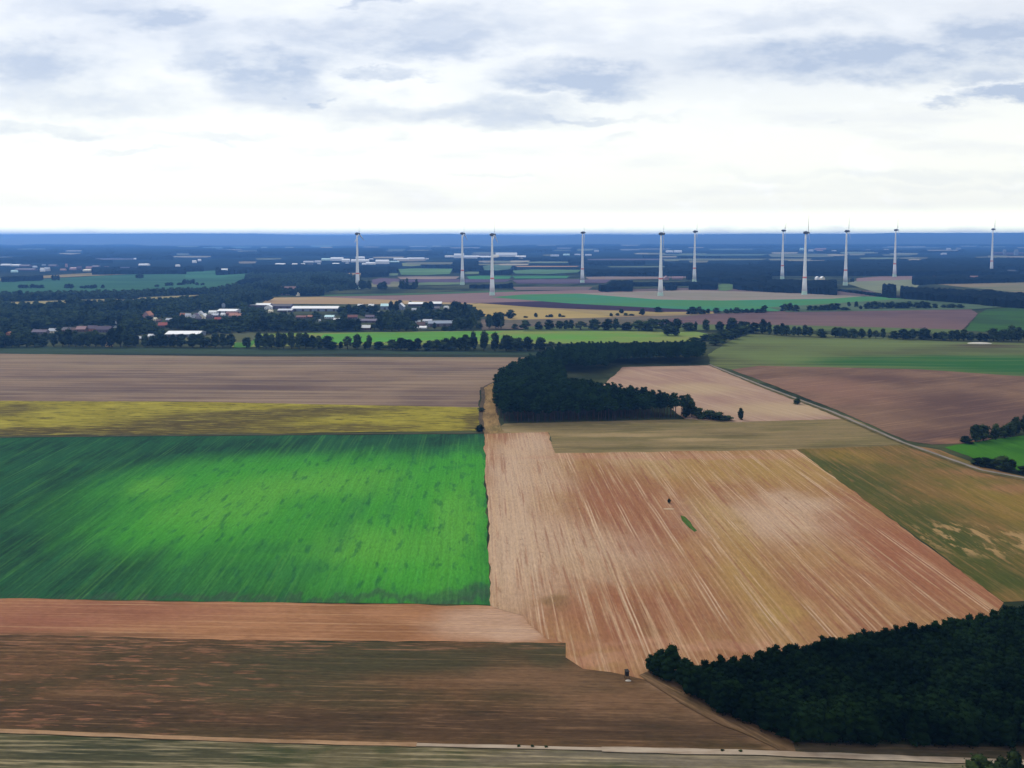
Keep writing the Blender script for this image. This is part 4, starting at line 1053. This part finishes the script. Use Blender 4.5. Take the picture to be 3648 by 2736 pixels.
B = building
v0, v1, v2, v3 = zV
B(v0, 80, 205, 680, 770, 'front', 'orange', 'orange', 'small orange gabled house at the extreme left village edge')
B(v0, 540, 790, 648, 730, 'gable', 'purple', 'grey', 'long purple roofed house between dark trees, left end of the village')
B(v0, 830, 970, 628, 710, 'gable', 'pale', 'cream', 'cream walled house with pale roof right of the long purple roof')
B(v0, 1070, 1210, 610, 690, 'gable', 'grey', 'pink', 'grey roofed house behind the front hedge, third of the left group')
B(v0, 1200, 1330, 615, 690, 'gable', 'brown', 'grey', 'brown roofed house left of the pink gable')
B(v0, 1310, 1470, 590, 690, 'gable', 'pink', 'brown', 'pink roofed house standing over the front hedge')
B(v0, 1500, 1660, 578, 680, 'gable', 'purple', 'orange', 'violet roofed house with orange wall above the front hedge')
B(v0, 1660, 1900, 588, 700, 'gable', 'purple', 'purple', 'broad violet roof at the right end of the left village group')
B(v0, 1935, 2045, 498, 620, 'front', 'pale', 'white', 'white gable peeking from dark trees over the violet roofs')
B(v0, 1820, 1900, 830, 950, 'front', 'sand', 'sand', 'narrow yellowish house front showing through the front hedge')
B(v1, 250, 372, 330, 470, 'front', 'orange', 'pink', 'tall pale pink house with an orange side above a dark tree')
B(v1, 415, 485, 438, 500, 'gable', 'cream', 'cream', 'small cream house right of the tall pink house')
B(v1, 515, 682, 525, 620, 'gable', 'red', 'brown', 'house with bright red roof low before the dark belt')
B(v1, 480, 560, 470, 530, 'gable', 'brown', 'grey', 'small brown roof just above the bright red roof')
B(v1, 650, 750, 452, 510, 'gable', 'pale', 'grey', 'pale grey roof right of the small brown roof')
B(v1, 895, 985, 365, 440, 'gable', 'orange', 'red', 'orange roofed house at the left of the village centre')
B(v1, 985, 1075, 370, 440, 'gable', 'pale', 'white', 'white house joined to the orange roofed one')
B(v1, 1100, 1190, 365, 450, 'front', 'purple', 'pale', 'lilac house before the white gable in the village centre')
B(v1, 1195, 1270, 328, 410, 'front', 'pale', 'white', 'pointed white gable in the village centre')
B(v1, 1240, 1335, 372, 465, 'front', 'white', 'cream', 'bright cream house front at the village centre')
B(v1, 1170, 1250, 420, 490, 'gable', 'grey', 'purple', 'grey lilac roof below the pointed white gable')
B(v1, 1390, 1515, 320, 380, 'gable', 'white', 'white', 'white roofed house left of the large bright hall')
B(v1, 1340, 1450, 395, 460, 'gable', 'dark', 'grey', 'dark roofed house right of the bright cream front')
B(v1, 1440, 1560, 370, 430, 'gable', 'pale', 'purple', 'lilac roofed house under the large bright hall')
B(v1, 1540, 1880, 290, 370, 'hall', 'white', 'pale', 'large bright hall at the village centre, brightest roof there', 'hall')
B(v1, 1610, 1672, 195, 300, 'silo', 'blue', 'blue', 'grey blue silo rising behind the large bright hall', 'silo')
B(v1, 1600, 1670, 365, 410, 'gable', 'white', 'white', 'tiny white house before the large bright hall')
B(v1, 1690, 1890, 340, 400, 'gable', 'dred', 'dred', 'dark red roof just below the large bright hall')
B(v1, 1740, 1970, 368, 440, 'gable', 'orange', 'pink', 'long salmon roof right of the village centre')
B(v1, 1490, 1595, 435, 500, 'gable', 'red', 'brown', 'small red roof below the village centre')
B(v1, 640, 1225, 665, 790, 'hall', 'white', 'blue', 'big flat white barn alone behind the front hedge', 'hall', 0.0)
B(v1, 340, 425, 725, 800, 'gable', 'white', 'pale', 'small white shed left of the big flat barn', 'shed')
B(v1, 140, 245, 765, 830, 'gable', 'pale', 'grey', 'pale shed in the front hedge left of the big flat barn', 'shed')
B(v1, 2060, 2440, 192, 262, 'hall', 'white', 'purple', 'long white roofed hall at the wheat field edge', 'hall', 0.0)
B(v2, 140, 262, 218, 300, 'front', 'white', 'white', 'white gable at the right end of the wheat edge hall', 'shed')
B(v2, 262, 600, 205, 290, 'hall', 'dark', 'purple', 'dark violet hall between two long white roofs', 'hall', 0.0)
B(v2, 610, 1412, 240, 335, 'hall', 'white', 'blue', 'longest white roofed hall with blue wall by the wheat field', 'hall', 0.0)
B(v2, 370, 620, 288, 350, 'hall', 'pale', 'purple', 'lilac shed before the dark violet hall', 'shed', 0.0)
B(v2, 212, 285, 305, 360, 'gable', 'cream', 'cream', 'small cream house below the wheat edge hall')
B(v2, 535, 610, 300, 350, 'front', 'white', 'pale', 'white shed end at the corner of the longest hall', 'shed')
B(v2, 690, 860, 405, 460, 'gable', 'dred', 'brown', 'dull red roof in the trees under the longest hall')
B(v2, 890, 970, 400, 450, 'gable', 'orange', 'brown', 'small orange roof in the trees under the longest hall')
B(v2, 1185, 1345, 398, 460, 'gable', 'teal', 'pale', 'pale blue roofed house right under the longest hall')
B(v2, 1340, 1440, 455, 500, 'gable', 'white', 'pale', 'tiny white roof below the pale blue roof')
B(v2, 1580, 1745, 395, 470, 'gable', 'dred', 'purple', 'carmine roof among trees right of the pale blue roof')
B(v2, 1740, 2100, 460, 530, 'hall', 'purple', 'purple', 'wide violet barn low among the trees', 'barn')
B(v2, 1890, 2040, 395, 460, 'gable', 'purple', 'grey', 'violet roofed house above the wide violet barn')
B(v2, 1815, 1975, 570, 660, 'gable', 'white', 'brown', 'low house with white roof and brown wall by the meadow')
B(v2, 1075, 1120, 472, 520, 'silo', 'white', 'pale', 'little white round tank in the dark trees', 'tank')
B(v2, 1755, 1845, 208, 260, 'gable', 'white', 'grey', 'small white roof at the pale field, left of two')
B(v2, 1945, 2035, 208, 260, 'gable', 'white', 'grey', 'small white roof at the pale field, right of two')
B(v2, 2105, 2180, 335, 385, 'gable', 'white', 'grey', 'tiny bright roof between dark round trees')
B(v3, -60, 88, 200, 305, 'hall', 'teal', 'blue', 'pale blue hall at the left of the farm', 'hall', 0.0)
B(v3, 220, 345, 190, 310, 'front', 'white', 'blue', 'white and blue gabled barn in the farm', 'barn')
B(v3, 418, 705, 172, 250, 'hall', 'white', 'dark', 'white roofed farm shed with dark front, left of two', 'barn', 0.0)
B(v3, 778, 992, 165, 250, 'hall', 'white', 'dark', 'white roofed farm shed with dark front, right of two', 'barn', 0.0)
B(v3, 1028, 1122, 238, 300, 'silo', 'white', 'white', 'bright white round tent roof at the right of the farm', 'tank')
B(v3, 815, 955, 250, 310, 'gable', 'grey', 'grey', 'grey roofed house under the right farm shed')
B(v3, 478, 555, 280, 325, 'gable', 'pale', 'pale', 'pale little house under the left farm shed')
B(v3, 775, 855, 372, 440, 'front', 'white', 'white', 'bright white gable among the farm trees')
B(v3, 1125, 1245, 312, 380, 'gable', 'grey', 'grey', 'grey house half hidden by the end trees')
B(v3, 540, 625, 488, 540, 'gable', 'pale', 'pale', 'pale roof left of the brown farmhouse')
B(v3, 670, 825, 470, 530, 'gable', 'pale', 'pale', 'long pale roof behind the brown farmhouse')
B(v3, 565, 705, 518, 605, 'gable', 'brown', 'dred', 'brown farmhouse by the lawn over the meadow')
B(v3, 745, 1195, 488, 600, 'hall', 'blue', 'grey', 'long stable with blue roof over the meadow', 'stable', .12)
B(v3, 525, 735, 595, 640, 'gable', 'white', 'pale', 'low white shed on the lawn over the meadow', 'shed')
# behind the wheat field and at the turbines
B(zF[2], 430, 680, 1070, 1215, 'gable', 'pink', 'pink', 'pink house among dark trees behind the wheat field')
B(zF[2], 690, 750, 1165, 1235, 'gable', 'cream', 'cream', 'cream shed right of the pink house behind the wheat')
B(zF[6], 835, 890, 895, 955, 'front', 'white', 'white', 'left one of two tiny white houses behind the wood block', yaw=0)
B(zF[6], 920, 985, 895, 955, 'front', 'white', 'cream', 'right one of two tiny white houses behind the wood block', yaw=0)
B(zF[7], 1295, 1430, 885, 990, 'gable', 'pink', 'brown', 'pink roofed house at the forest edge by the tan field')
B(zF[5], 1860, 2045, 1020, 1075, 'hall', 'blue', 'grey', 'grey blue shed in the trees behind the stubble', 'shed', 0.0)
B(zF[5], 1520, 1615, 900, 960, 'gable', 'sand', 'cream', 'sandy little house below the dark forest')
B(zF[5], 1225, 1335, 905, 955, 'gable', 'pale', 'grey', 'pale grey roof right of the small turbine foot')
B(zF[5], 560, 745, 895, 945, 'gable', 'pink', 'pink', 'pinkish roof left of the small turbine foot')
B(zF[5], 420, 500, 885, 960, 'front', 'pink', 'pink', 'lilac pink house close right of the middle turbine')
# far white halls left of the middle
w = zF[2]
for (x0, x1, yt, yb, c, lb) in [(330, 490, 668, 700, 'white', 'first far white hall from the left of the hall row'), (620, 705, 670, 706, 'white', 'second far white hall from the left, small'), (775, 842, 672, 712, 'white', 'third far white hall from the left, boxy'),
        (815, 985, 628, 662, 'pale', 'far pale hall behind the small boxy ones'), (890, 972, 680, 702, 'pale', 'far flat pale hall in front of the third'), (1010, 1115, 622, 658, 'pale', 'far pale hall left of the big white works'), (1060, 1110, 664, 686, 'pale', 'tiny far hall under the pale one'),
        (1130, 1290, 584, 622, 'teal', 'far pale blue hall joined to the big white works'), (1285, 1500, 565, 626, 'white', 'big far white works left of the leftmost turbine'), (1480, 1612, 592, 648, 'white', 'far white hall stepping down right of the works'), (1320, 1432, 664, 696, 'white', 'far white hall below the works'), (1545, 1605, 660, 684, 'pale', 'tiny far hall just left of the turbine'),
        (1640, 1945, 600, 652, 'white', 'wide far white hall crossed by the leftmost turbine'), (1720, 1870, 552, 604, 'white', 'taller far white block behind the leftmost turbine'), (1950, 2022, 584, 612, 'pale', 'tiny pale hall right of the turbine'), (1830, 1895, 666, 696, 'white', 'far low white hall right under the turbine hall'), (1895, 2055, 650, 692, 'white', 'far white hall with stepped roof right of turbine'), (2065, 2290, 606, 680, 'white', 'far tall white hall, last before the gap')]:
    B(w, x0, x1, yt, yb, 'hall', c, c, lb, 'hall', 0.0)
w = zF[3]
for (x0, x1, yt, yb, c, lb) in [(20, 255, 630, 652, 'teal', 'far thin turquoise hall'), (165, 420, 578, 612, 'white', 'left half of the far long white hall'), (400, 695, 570, 608, 'white', 'right half of the far long white hall'), (715, 770, 580, 602, 'pale', 'tiny far pale hall ending the long white one'),
        (1050, 1240, 535, 566, 'white', 'far low white hall left of the second turbine'), (1210, 1380, 500, 578, 'white', 'far white block crossed by the second turbine'), (1380, 1640, 535, 584, 'white', 'long far white hall between two turbines, left part'), (1620, 1890, 540, 590, 'white', 'long far white hall between two turbines, right part'),
        (1880, 1985, 520, 606, 'cream', 'far cream hall at the third turbine'), (1930, 2300, 484, 582, 'white', 'largest far white warehouse right of the third turbine')]:
    B(w, x0, x1, yt, yb, 'hall', c, c, lb, 'hall', 0.0)
w = zF[4]
for (x0, x1, yt, yb, c, lb) in [(60, 240, 535, 590, 'white', 'far white hall at the right end of the warehouse'), (110, 190, 575, 618, 'cream', 'far cream shed below the warehouse end'), (415, 490, 592, 616, 'sand', 'tiny far ochre shed, left of two'), (520, 588, 590, 618, 'sand', 'tiny far ochre shed, right of two'), (670, 812, 520, 552, 'pale', 'far pale hall in the blue woods, left'), (885, 995, 506, 534, 'teal', 'far turquoise hall in the blue woods, middle'),
        (1085, 1185, 506, 530, 'pale', 'far pale hall left of a thin turbine'), (1270, 1375, 510, 542, 'pale', 'far pale hall right of a thin turbine'), (1425, 1502, 448, 474, 'pale', 'far small pale hall higher up right of a turbine')]:
    B(w, x0, x1, yt, yb, 'hall', c, c, lb, 'hall', 0.0)
w = zF[5]
B(w, 455, 570, 448, 484, 'hall', 'white', 'white', 'far shining white greenhouse, left of a pair', 'hall', 0.0)
B(w, 590, 725, 446, 484, 'hall', 'white', 'white', 'far shining white greenhouse, right of a pair', 'hall', 0.0)
w = zF[6]
for i, (x0, x1, yt, yb, c) in enumerate([(560, 620, 405, 446, 'teal'), (710, 785, 432, 466, 'pale'), (830, 1010, 408, 440, 'pink'), (850, 955, 440, 482, 'pink'), (1110, 1185, 446, 486, 'pale'), (1450, 1520, 436, 462, 'pale'), (1545, 1615, 438, 462, 'pale'), (1705, 1775, 436, 466, 'pale'), (1840, 1930, 440, 466, 'pale'), (2010, 2090, 425, 456, 'pale')]):
    B(w, x0, x1, yt, yb, 'hall', c, c, f'tiny far pale house, {nth(i + 1)} from left in the strip behind the forest', 'house', 0.0)
w = zF[7]
for i, (x0, x1, yt, yb, c) in enumerate([(40, 110, 440, 466, 'pale'), (890, 950, 405, 440, 'pale'), (1055, 1125, 400, 445, 'blue'), (800, 880, 490, 520, 'pale'), (1700, 1850, 475, 525, 'purple'), (1860, 1905, 428, 520, 'blue'), (1910, 2040, 485, 520, 'purple'), (2060, 2115, 428, 530, 'blue'), (2115, 2212, 480, 520, 'purple')]):
    B(w, x0, x1, yt, yb, 'hall', c, c, f'faint far house, {nth(i + 1)} from the left above the dark forest at the right', 'house', 0.0)
w = zF[0]
for i, (x0, x1, yt, yb, c) in enumerate([(5, 168, 582, 616, 'white'), (185, 322, 588, 622, 'white'), (330, 500, 596, 640, 'purple'), (560, 625, 615, 650, 'pale'), (255, 590, 662, 700, 'purple'), (185, 290, 688, 730, 'teal'), (690, 760, 650, 716, 'white'), (760, 850, 640, 706, 'pale'), (720, 780, 588, 620, 'blue'), (830, 960, 596, 630, 'purple'), (1035, 1130, 665, 700, 'pink'), (1125, 1160, 580, 640, 'pink'), (1200, 1330, 640, 690, 'pink'), (1320, 1400, 620, 690, 'purple'), (1430, 1560, 675, 712, 'cream'), (1480, 1580, 625, 690, 'pink'), (1580, 1700, 610, 660, 'purple'), (1790, 1870, 625, 665, 'purple')]):
    B(w, x0, x1, yt, yb, 'hall' if x1 - x0 > 110 else 'gable', c, c, f'far {dict(white="white", purple="violet", pale="pale", teal="turquoise", blue="blue", pink="pink", cream="cream")[c]} roof, {nth(i + 1)} house of the far settlement', 'house', 0.0)
w = zF[1]
for (x0, x1, yt, yb, lb) in [(180, 342, 578, 614, 'far white hall lying alone in the blue forest at the left'), (818, 885, 594, 630, 'far small white house in the blue forest, lowest of three'), (1108, 1172, 522, 566, 'far white cube house in the blue forest, largest of three'), (1205, 1255, 500, 536, 'far white house in the blue forest, highest of three'), (1560, 1755, 664, 700, 'far pale hall between dark woods over the meadow end'), (95, 210, 484, 506, 'far thin pale roof in the blue forest')]:
    B(w, x0, x1, yt, yb, 'hall', 'white', 'white', lb, 'hall', 0.0)

# hunters' hide at the corner of the dark forest
p = G(*q(1354, 1466))
e = bpy.data.objects.new('hunting_hide', None); COL.objects.link(e); e.location = p; e.rotation_euler = (0, 0, .3); e.scale = (.68, .68, .75)
tag(e, 'small dark wooden hide on legs at the tip of the forest corner', 'hunting hide')
MD = plain_mat('dark_planks', C(48, 44, 40), .3, 2)
MB().box(-.7, .7, -.7, .7, 1.3, 3.0).build('cabin', MD, e)
MB().add([(-.85, -.85, 3.0), (.85, -.85, 3.0), (.85, .85, 3.3), (-.85, .85, 3.3), (-.85, -.85, 3.1), (.85, -.85, 3.1), (.85, .85, 3.4), (-.85, .85, 3.4)],
         [(3, 2, 1, 0), (4, 5, 6, 7), (0, 1, 5, 4), (1, 2, 6, 5), (2, 3, 7, 6), (3, 0, 4, 7)]).build('roof', MD, e)
for sx in (-1, 1):
    for sy in (-1, 1):
        MB().tube([(sx * .85, sy * .85, -.2), (sx * .6, sy * .6, 1.3)], [.09, .08], 6).build('leg', MD, e)
MB().box(-.5, .5, -.74, -.68, 2.2, 2.6).build('window', M_WIN, e)
# pale heap by the hide, dark heap with pale litter in the stubble
tag(MB().add(*(lambda vs, fs: ([tuple(v) for v in vs * np.array([.9, .5, .35]) + np.array([*G(*q(1357, 1471))])], fs))(*ICO[2])).build('stone_heap', plain_mat('pale_stone', C(214, 206, 196), .2, 2)), 'small pale stone heap at the foot of the dark hide', 'stone heap')
tag(MB().add(*(lambda vs, fs: ([tuple(v) for v in vs * np.array([3.0, 1.2, .3]) + np.array([*G(*p3(775, 470))])], fs))(*ICO[2])).build('straw_heap', plain_mat('straw_pale', C(206, 178, 140), .3, 1.5)), 'pale flat straw heap below the tiny shrub in the stubble', 'straw heap')
pw_ = G(*zR(1878, 262))
tag(MB().add(*(lambda vs, fs: ([tuple(v) for v in vs * np.array([15, 7, 1.6]) + np.array([*pw_])], fs))(*ICO[2])).build('white_heap', plain_mat('lime_white', C(232, 226, 214), .1, .5), None, True), 'white lime heap on the pasture before the dark hedge', 'heap')

# ------------------------------------------------------------------ the village woodland and the trees' last split
def low_crown(seed):
    r = np.random.default_rng(seed); mb = MB()
    for k in range(5):
        f = k / 4; a = k * 2.4
        rad = 1.9 * (1 - .6 * f)
        c = (math.cos(a) * rad, math.sin(a) * rad, 2.2 + 5.6 * f); s = 2.5 - .7 * f
        lobe(mb, c, (s, s, s * .85), r, 1, .2)
        leaves(mb, c, (s, s, s * .9), 10, .55, r)
    vs = np.array(mb.v) / np.array([8.0, 8.0, 10.4])
    ts = []
    for f in mb.f: ts += [f[:3]] if len(f) == 3 else [f[:3], (f[0], f[2], f[3])]
    return vs, np.array(ts)


LOW = [low_crown(900 + i) for i in range(6)]
rng = np.random.default_rng(77); rr = random.Random(3)
mass = []
for pts, gap, hm in (([(-60, 664), (120, 664), (330, 655), (460, 648), (520, 640), (545, 655), (548, 680), (560, 715), (500, 722), (300, 728), (-60, 744)], 12.0, 12.5),
                     ([(545, 672), (700, 676), (960, 670), (1020, 668), (1036, 690), (1030, 708), (720, 716), (560, 716)], 15, 10.5),
                     ([(-60, 640), (200, 636), (470, 628), (500, 620), (540, 606), (570, 610), (600, 640), (560, 652), (520, 640), (440, 636), (200, 646), (-60, 654)], 13, 11),
                     ([(530, 600), (560, 590), (700, 588), (770, 600), (790, 622), (690, 634), (590, 640), (550, 625)], 15, 12)):
    for x, y in scatter(gp(q, *pts), gap, rng):
        h = hm * rr.uniform(.7, 1.25); k = ppm(Vector((x, y, 0)))
        sx = W / 2 + x * k; sy = HORIZON + F * CAMH / y
        if any(xl - 3 * k < sx < xr + 3 * k and yt - 3 < sy < yb + h * k * .75 for xl, xr, yt, yb in BOXES): continue
        mass.append((x, y, h, h * rr.uniform(.85, 1.2), rr.uniform(0, 6.28), rr.randrange(6)))
print('VILLAGE TREES', len(mass))
merged('woodland', mass, M_LEAF, 'close grown garden and slope trees round the village roofs', LOW)

# the trees that show largest stand alone; the many smallest are one mass
WAIT.sort(key=lambda a: -a[1] * a[2] * ppm(a[0]) ** 2 * (1 if abs(a[0].x / a[0].y * F) < W / 2 else .01))
for a in WAIT[:298]: tree(*a, now=True)
_l = {k: lod_of(k) for k in ('round', 'tall', 'loose', 'bush')}
_all = sum(_l.values(), [])
_off = {k: sum(len(_l[j]) for j in list(_l)[:list(_l).index(k)]) for k in _l}
merged('woodland', [(a[0].x, a[0].y, a[1], a[2], RNG.uniform(0, 6.28), _off[a[3]] + RNG.randrange(len(_l[a[3]]))) for a in WAIT[298:]], M_LEAF, 'smallest far trees of the hedges and meadow edges', _all)
# ------------------------------------------------------------------ sky, sun, air, camera
SUN_AZ, SUN_EL = math.radians(-35), math.radians(42)   # azimuth from the view axis
wd = bpy.data.worlds.new('World')
SC.world = wd
wd.use_nodes = True
t = NT(wd.node_tree)
out = t.n('ShaderNodeOutputWorld')
sky = t.n('ShaderNodeTexSky', sky_type='NISHITA', sun_disc=False, sun_elevation=SUN_EL, sun_rotation=SUN_AZ)
bg1 = t.n('ShaderNodeBackground'); t.set(bg1.inputs[0], sky.outputs[0]); bg1.inputs[1].default_value = 0.1
d = t.n('ShaderNodeTexCoord').outputs['Generated']
sp = t.n('ShaderNodeSeparateXYZ'); t.set(sp.inputs[0], d)
yy_ = t.math('MAXIMUM', t.math('ABSOLUTE', sp.outputs[1]), 0.05)
cb = t.n('ShaderNodeCombineXYZ')                       # bearing and height of the cloud wall
t.set(cb.inputs[0], t.math('DIVIDE', sp.outputs[0], yy_)); t.set(cb.inputs[1], t.math('DIVIDE', sp.outputs[2], yy_)); t.set(cb.inputs[2], t.math('MULTIPLY', sp.outputs[1], .5))
cp = cb.outputs[0]


def cloud_pt(x, y):
    """survey pixel (2212-wide) of the sky -> bearing, height"""
    px, py = q(x, y)
    dx, dy = (px - W / 2) / F, -(py - PY) / F
    v = (dx, dy * SP + CP, dy * CP - SP)
    return v[0] / v[1], v[2] / v[1]


cs = t.vec('MULTIPLY', cp, (1.0, 2.6, 1.0))
fine = t.noise(cs, 15.0, 6.0, 0.6, True)
coarse = t.noise(cs, 5.0, 4.0, 0.6, True)
half = (0.5, 0.5, 0.5)
off = t.vec('ADD', t.vec('MULTIPLY', t.vec('SUBTRACT', fine, half), (.13, .05, 0)), t.vec('MULTIPLY', t.vec('SUBTRACT', coarse, half), (.14, .05, 0)))
cw = t.vec('ADD', cp, off)
nb = t.noise(cs, 11.0, 7.0, 0.6)
nb2 = t.noise(t.vec('ADD', cs, (9.3, 4.1, 2.0)), 4.2, 5.0, 0.58)
clouds = [(590, 150, 130, 52, .95), (620, 212, 140, 30, .5), (900, 88, 420, 48, .6), (950, 105, 190, 36, .75), (1240, 176, 170, 30, .95), (1000, 240, 270, 32, .6),
          (120, 140, 150, 45, .7), (20, 128, 120, 36, .6), (170, 215, 240, 40, .5), (90, 272, 190, 20, .6), (350, 42, 100, 26, .7), (200, 30, 260, 46, .4),
          (1900, 125, 420, 44, .85), (2130, 75, 170, 36, .75), (2180, 196, 120, 20, .95), (2030, 207, 45, 11, .6), (2100, 157, 130, 18, .6), (840, 162, 85, 11, .7), (690, 217, 56, 8, .8),
          (1330, 200, 110, 12, .5), (2000, 374, 520, 16, .2), (1980, 408, 520, 14, .14), (450, 285, 180, 12, .3), (270, 328, 110, 8, .3), (1700, 42, 160, 34, .45), (1330, 298, 60, 12, .25),
          (820, 4, 70, 9, .8), (1000, 30, 300, 26, .35), (760, 60, 300, 34, .3), (1280, 243, 150, 8, .45), (740, 392, 150, 7, .14), (1050, 366, 90, 6, .2), (860, 295, 40, 14, .25), (680, 318, 150, 9, .18), (1760, 262, 40, 4, .2), (60, 305, 40, 8, .2), (1520, 62, 140, 20, .3), (450, 120, 60, 60, .35)]
dens = t.math('MULTIPLY', nb, 0.0)
for (x, y, rx, ry, amt) in clouds:
    c0 = cloud_pt(x, y); ex = abs(cloud_pt(x + rx, y)[0] - c0[0])
    ytop, ybot = cloud_pt(x, y - ry)[1], cloud_pt(x, y + ry)[1]
    cy_, ey = (ytop + ybot) / 2, abs(ybot - ytop) / 2
    v = t.vec('MULTIPLY', t.vec('SUBTRACT', cw, (c0[0], cy_, 0)), (1 / ex, 1 / ey, 0))
    mk = t.math('MULTIPLY', t.ramp(t.vec('LENGTH', v), 1.45, .3), amt)
    dens = t.math('MAXIMUM', dens, mk) if amt > .5 else t.math('ADD', dens, t.math('MULTIPLY', mk, t.math('SUBTRACT', 1.0, dens)))
# ragged interior and the general grey of the upper deck
rag = t.ramp(nb, 0.3, 0.62, .4, 1.1)
dens = t.math('MULTIPLY', dens, rag)
elev = t.ramp(sp.outputs[2], 0.09, 0.20)
dens = t.math('ADD', dens, t.math('MULTIPLY', t.math('MULTIPLY', elev, t.ramp(nb2, 0.34, 0.64)), 0.32), clamp=True)
rim = t.math('MULTIPLY', t.ramp(nb, .35, .7), .12)
white = t.mix(t.ramp(sp.outputs[2], 0.006, 0.035), (1.1, 1.1, .8, 1), (.60, .60, .552, 1))
white = t.mix(t.ramp(sp.outputs[2], 0.09, 0.22), white, (.56, .57, .575, 1))
white = t.mix(t.ramp(nb, .52, .72, 0, .5), white, (.66, .66, .65, 1))
nb3 = t.noise(t.vec('MULTIPLY', cp, (1.0, 6.0, 1.0)), 4.0, 5.0, .55)      # thin level veils low in the sky
veil = t.math('MULTIPLY', t.ramp(nb3, .5, .68), t.ramp(sp.outputs[2], .012, .05, 0, .42))
white = t.mix(veil, white, (.44, .455, .49, 1))
colr = t.mix(t.math('MULTIPLY', dens, .9), white, (.255, .305, .40, 1))
colr = t.mix(t.math('MULTIPLY', t.ramp(sp.outputs[2], .3, .6), 1.0), colr, (.60, .60, .58, 1))
bg2 = t.n('ShaderNodeBackground'); t.set(bg2.inputs[0], colr); bg2.inputs[1].default_value = 1.0
mixs = t.n('ShaderNodeMixShader')
t.set(mixs.inputs[0], 0.92)
t.t.links.new(bg1.outputs[0], mixs.inputs[1]); t.t.links.new(bg2.outputs[0], mixs.inputs[2])
t.t.links.new(mixs.outputs[0], out.inputs[0])

sl = bpy.data.lights.new('sun', 'SUN')
sl.energy = 1.2; sl.angle = math.radians(14); sl.color = (1.0, 0.95, 0.87)
so = bpy.data.objects.new('sun', sl); COL.objects.link(so)
sd = Vector((math.sin(SUN_AZ) * math.cos(SUN_EL), math.cos(SUN_AZ) * math.cos(SUN_EL), math.sin(SUN_EL)))
so.rotation_euler = sd.to_track_quat('Z', 'Y').to_euler()
so.location = sd * 500

# the air
hz = MB().box(-46000, 46000, -46000, 46000, -6, 198).mesh('haze', None)
hm = bpy.data.materials.new('haze'); hm.use_nodes = True
t = NT(hm.node_tree)
o_ = t.n('ShaderNodeOutputMaterial'); pv = t.n('ShaderNodeVolumePrincipled')
pv.inputs['Color'].default_value = HAZE_COL
pv.inputs['Anisotropy'].default_value = HAZE_G
pv.inputs['Density'].default_value = HAZE_DENS
t.t.links.new(pv.outputs[0], o_.inputs['Volume'])
hz.materials.append(hm)
tag(link('haze', hz), kind='stuff')

cam = bpy.data.cameras.new('camera')
cam.sensor_fit = 'HORIZONTAL'; cam.sensor_width = 36.0
cam.lens = F / W * 36.0
cam.shift_y = -(Hh / 2 - PY) / W
cam.clip_start = 1.0; cam.clip_end = 150000.0
co = bpy.data.objects.new('camera', cam); COL.objects.link(co)
co.location = (0, 0, CAMH)
co.rotation_euler = (math.radians(90) - PITCH, 0, 0)
SC.camera = co
SC.view_settings.view_transform = 'Standard'
SC.view_settings.look = 'None'
SC.view_settings.exposure = EXPOSURE
SC.view_settings.gamma = 1.0
SC.view_settings.use_curve_mapping = False
SC.cycles.volume_bounces = 0
SC.cycles.max_bounces = 4
SC.cycles.diffuse_bounces = 2
SC.cycles.use_denoising = DENOISE
SC.cycles.use_adaptive_sampling = False
wd.cycles.sampling_method = 'MANUAL'
wd.cycles.sample_map_resolution = 128
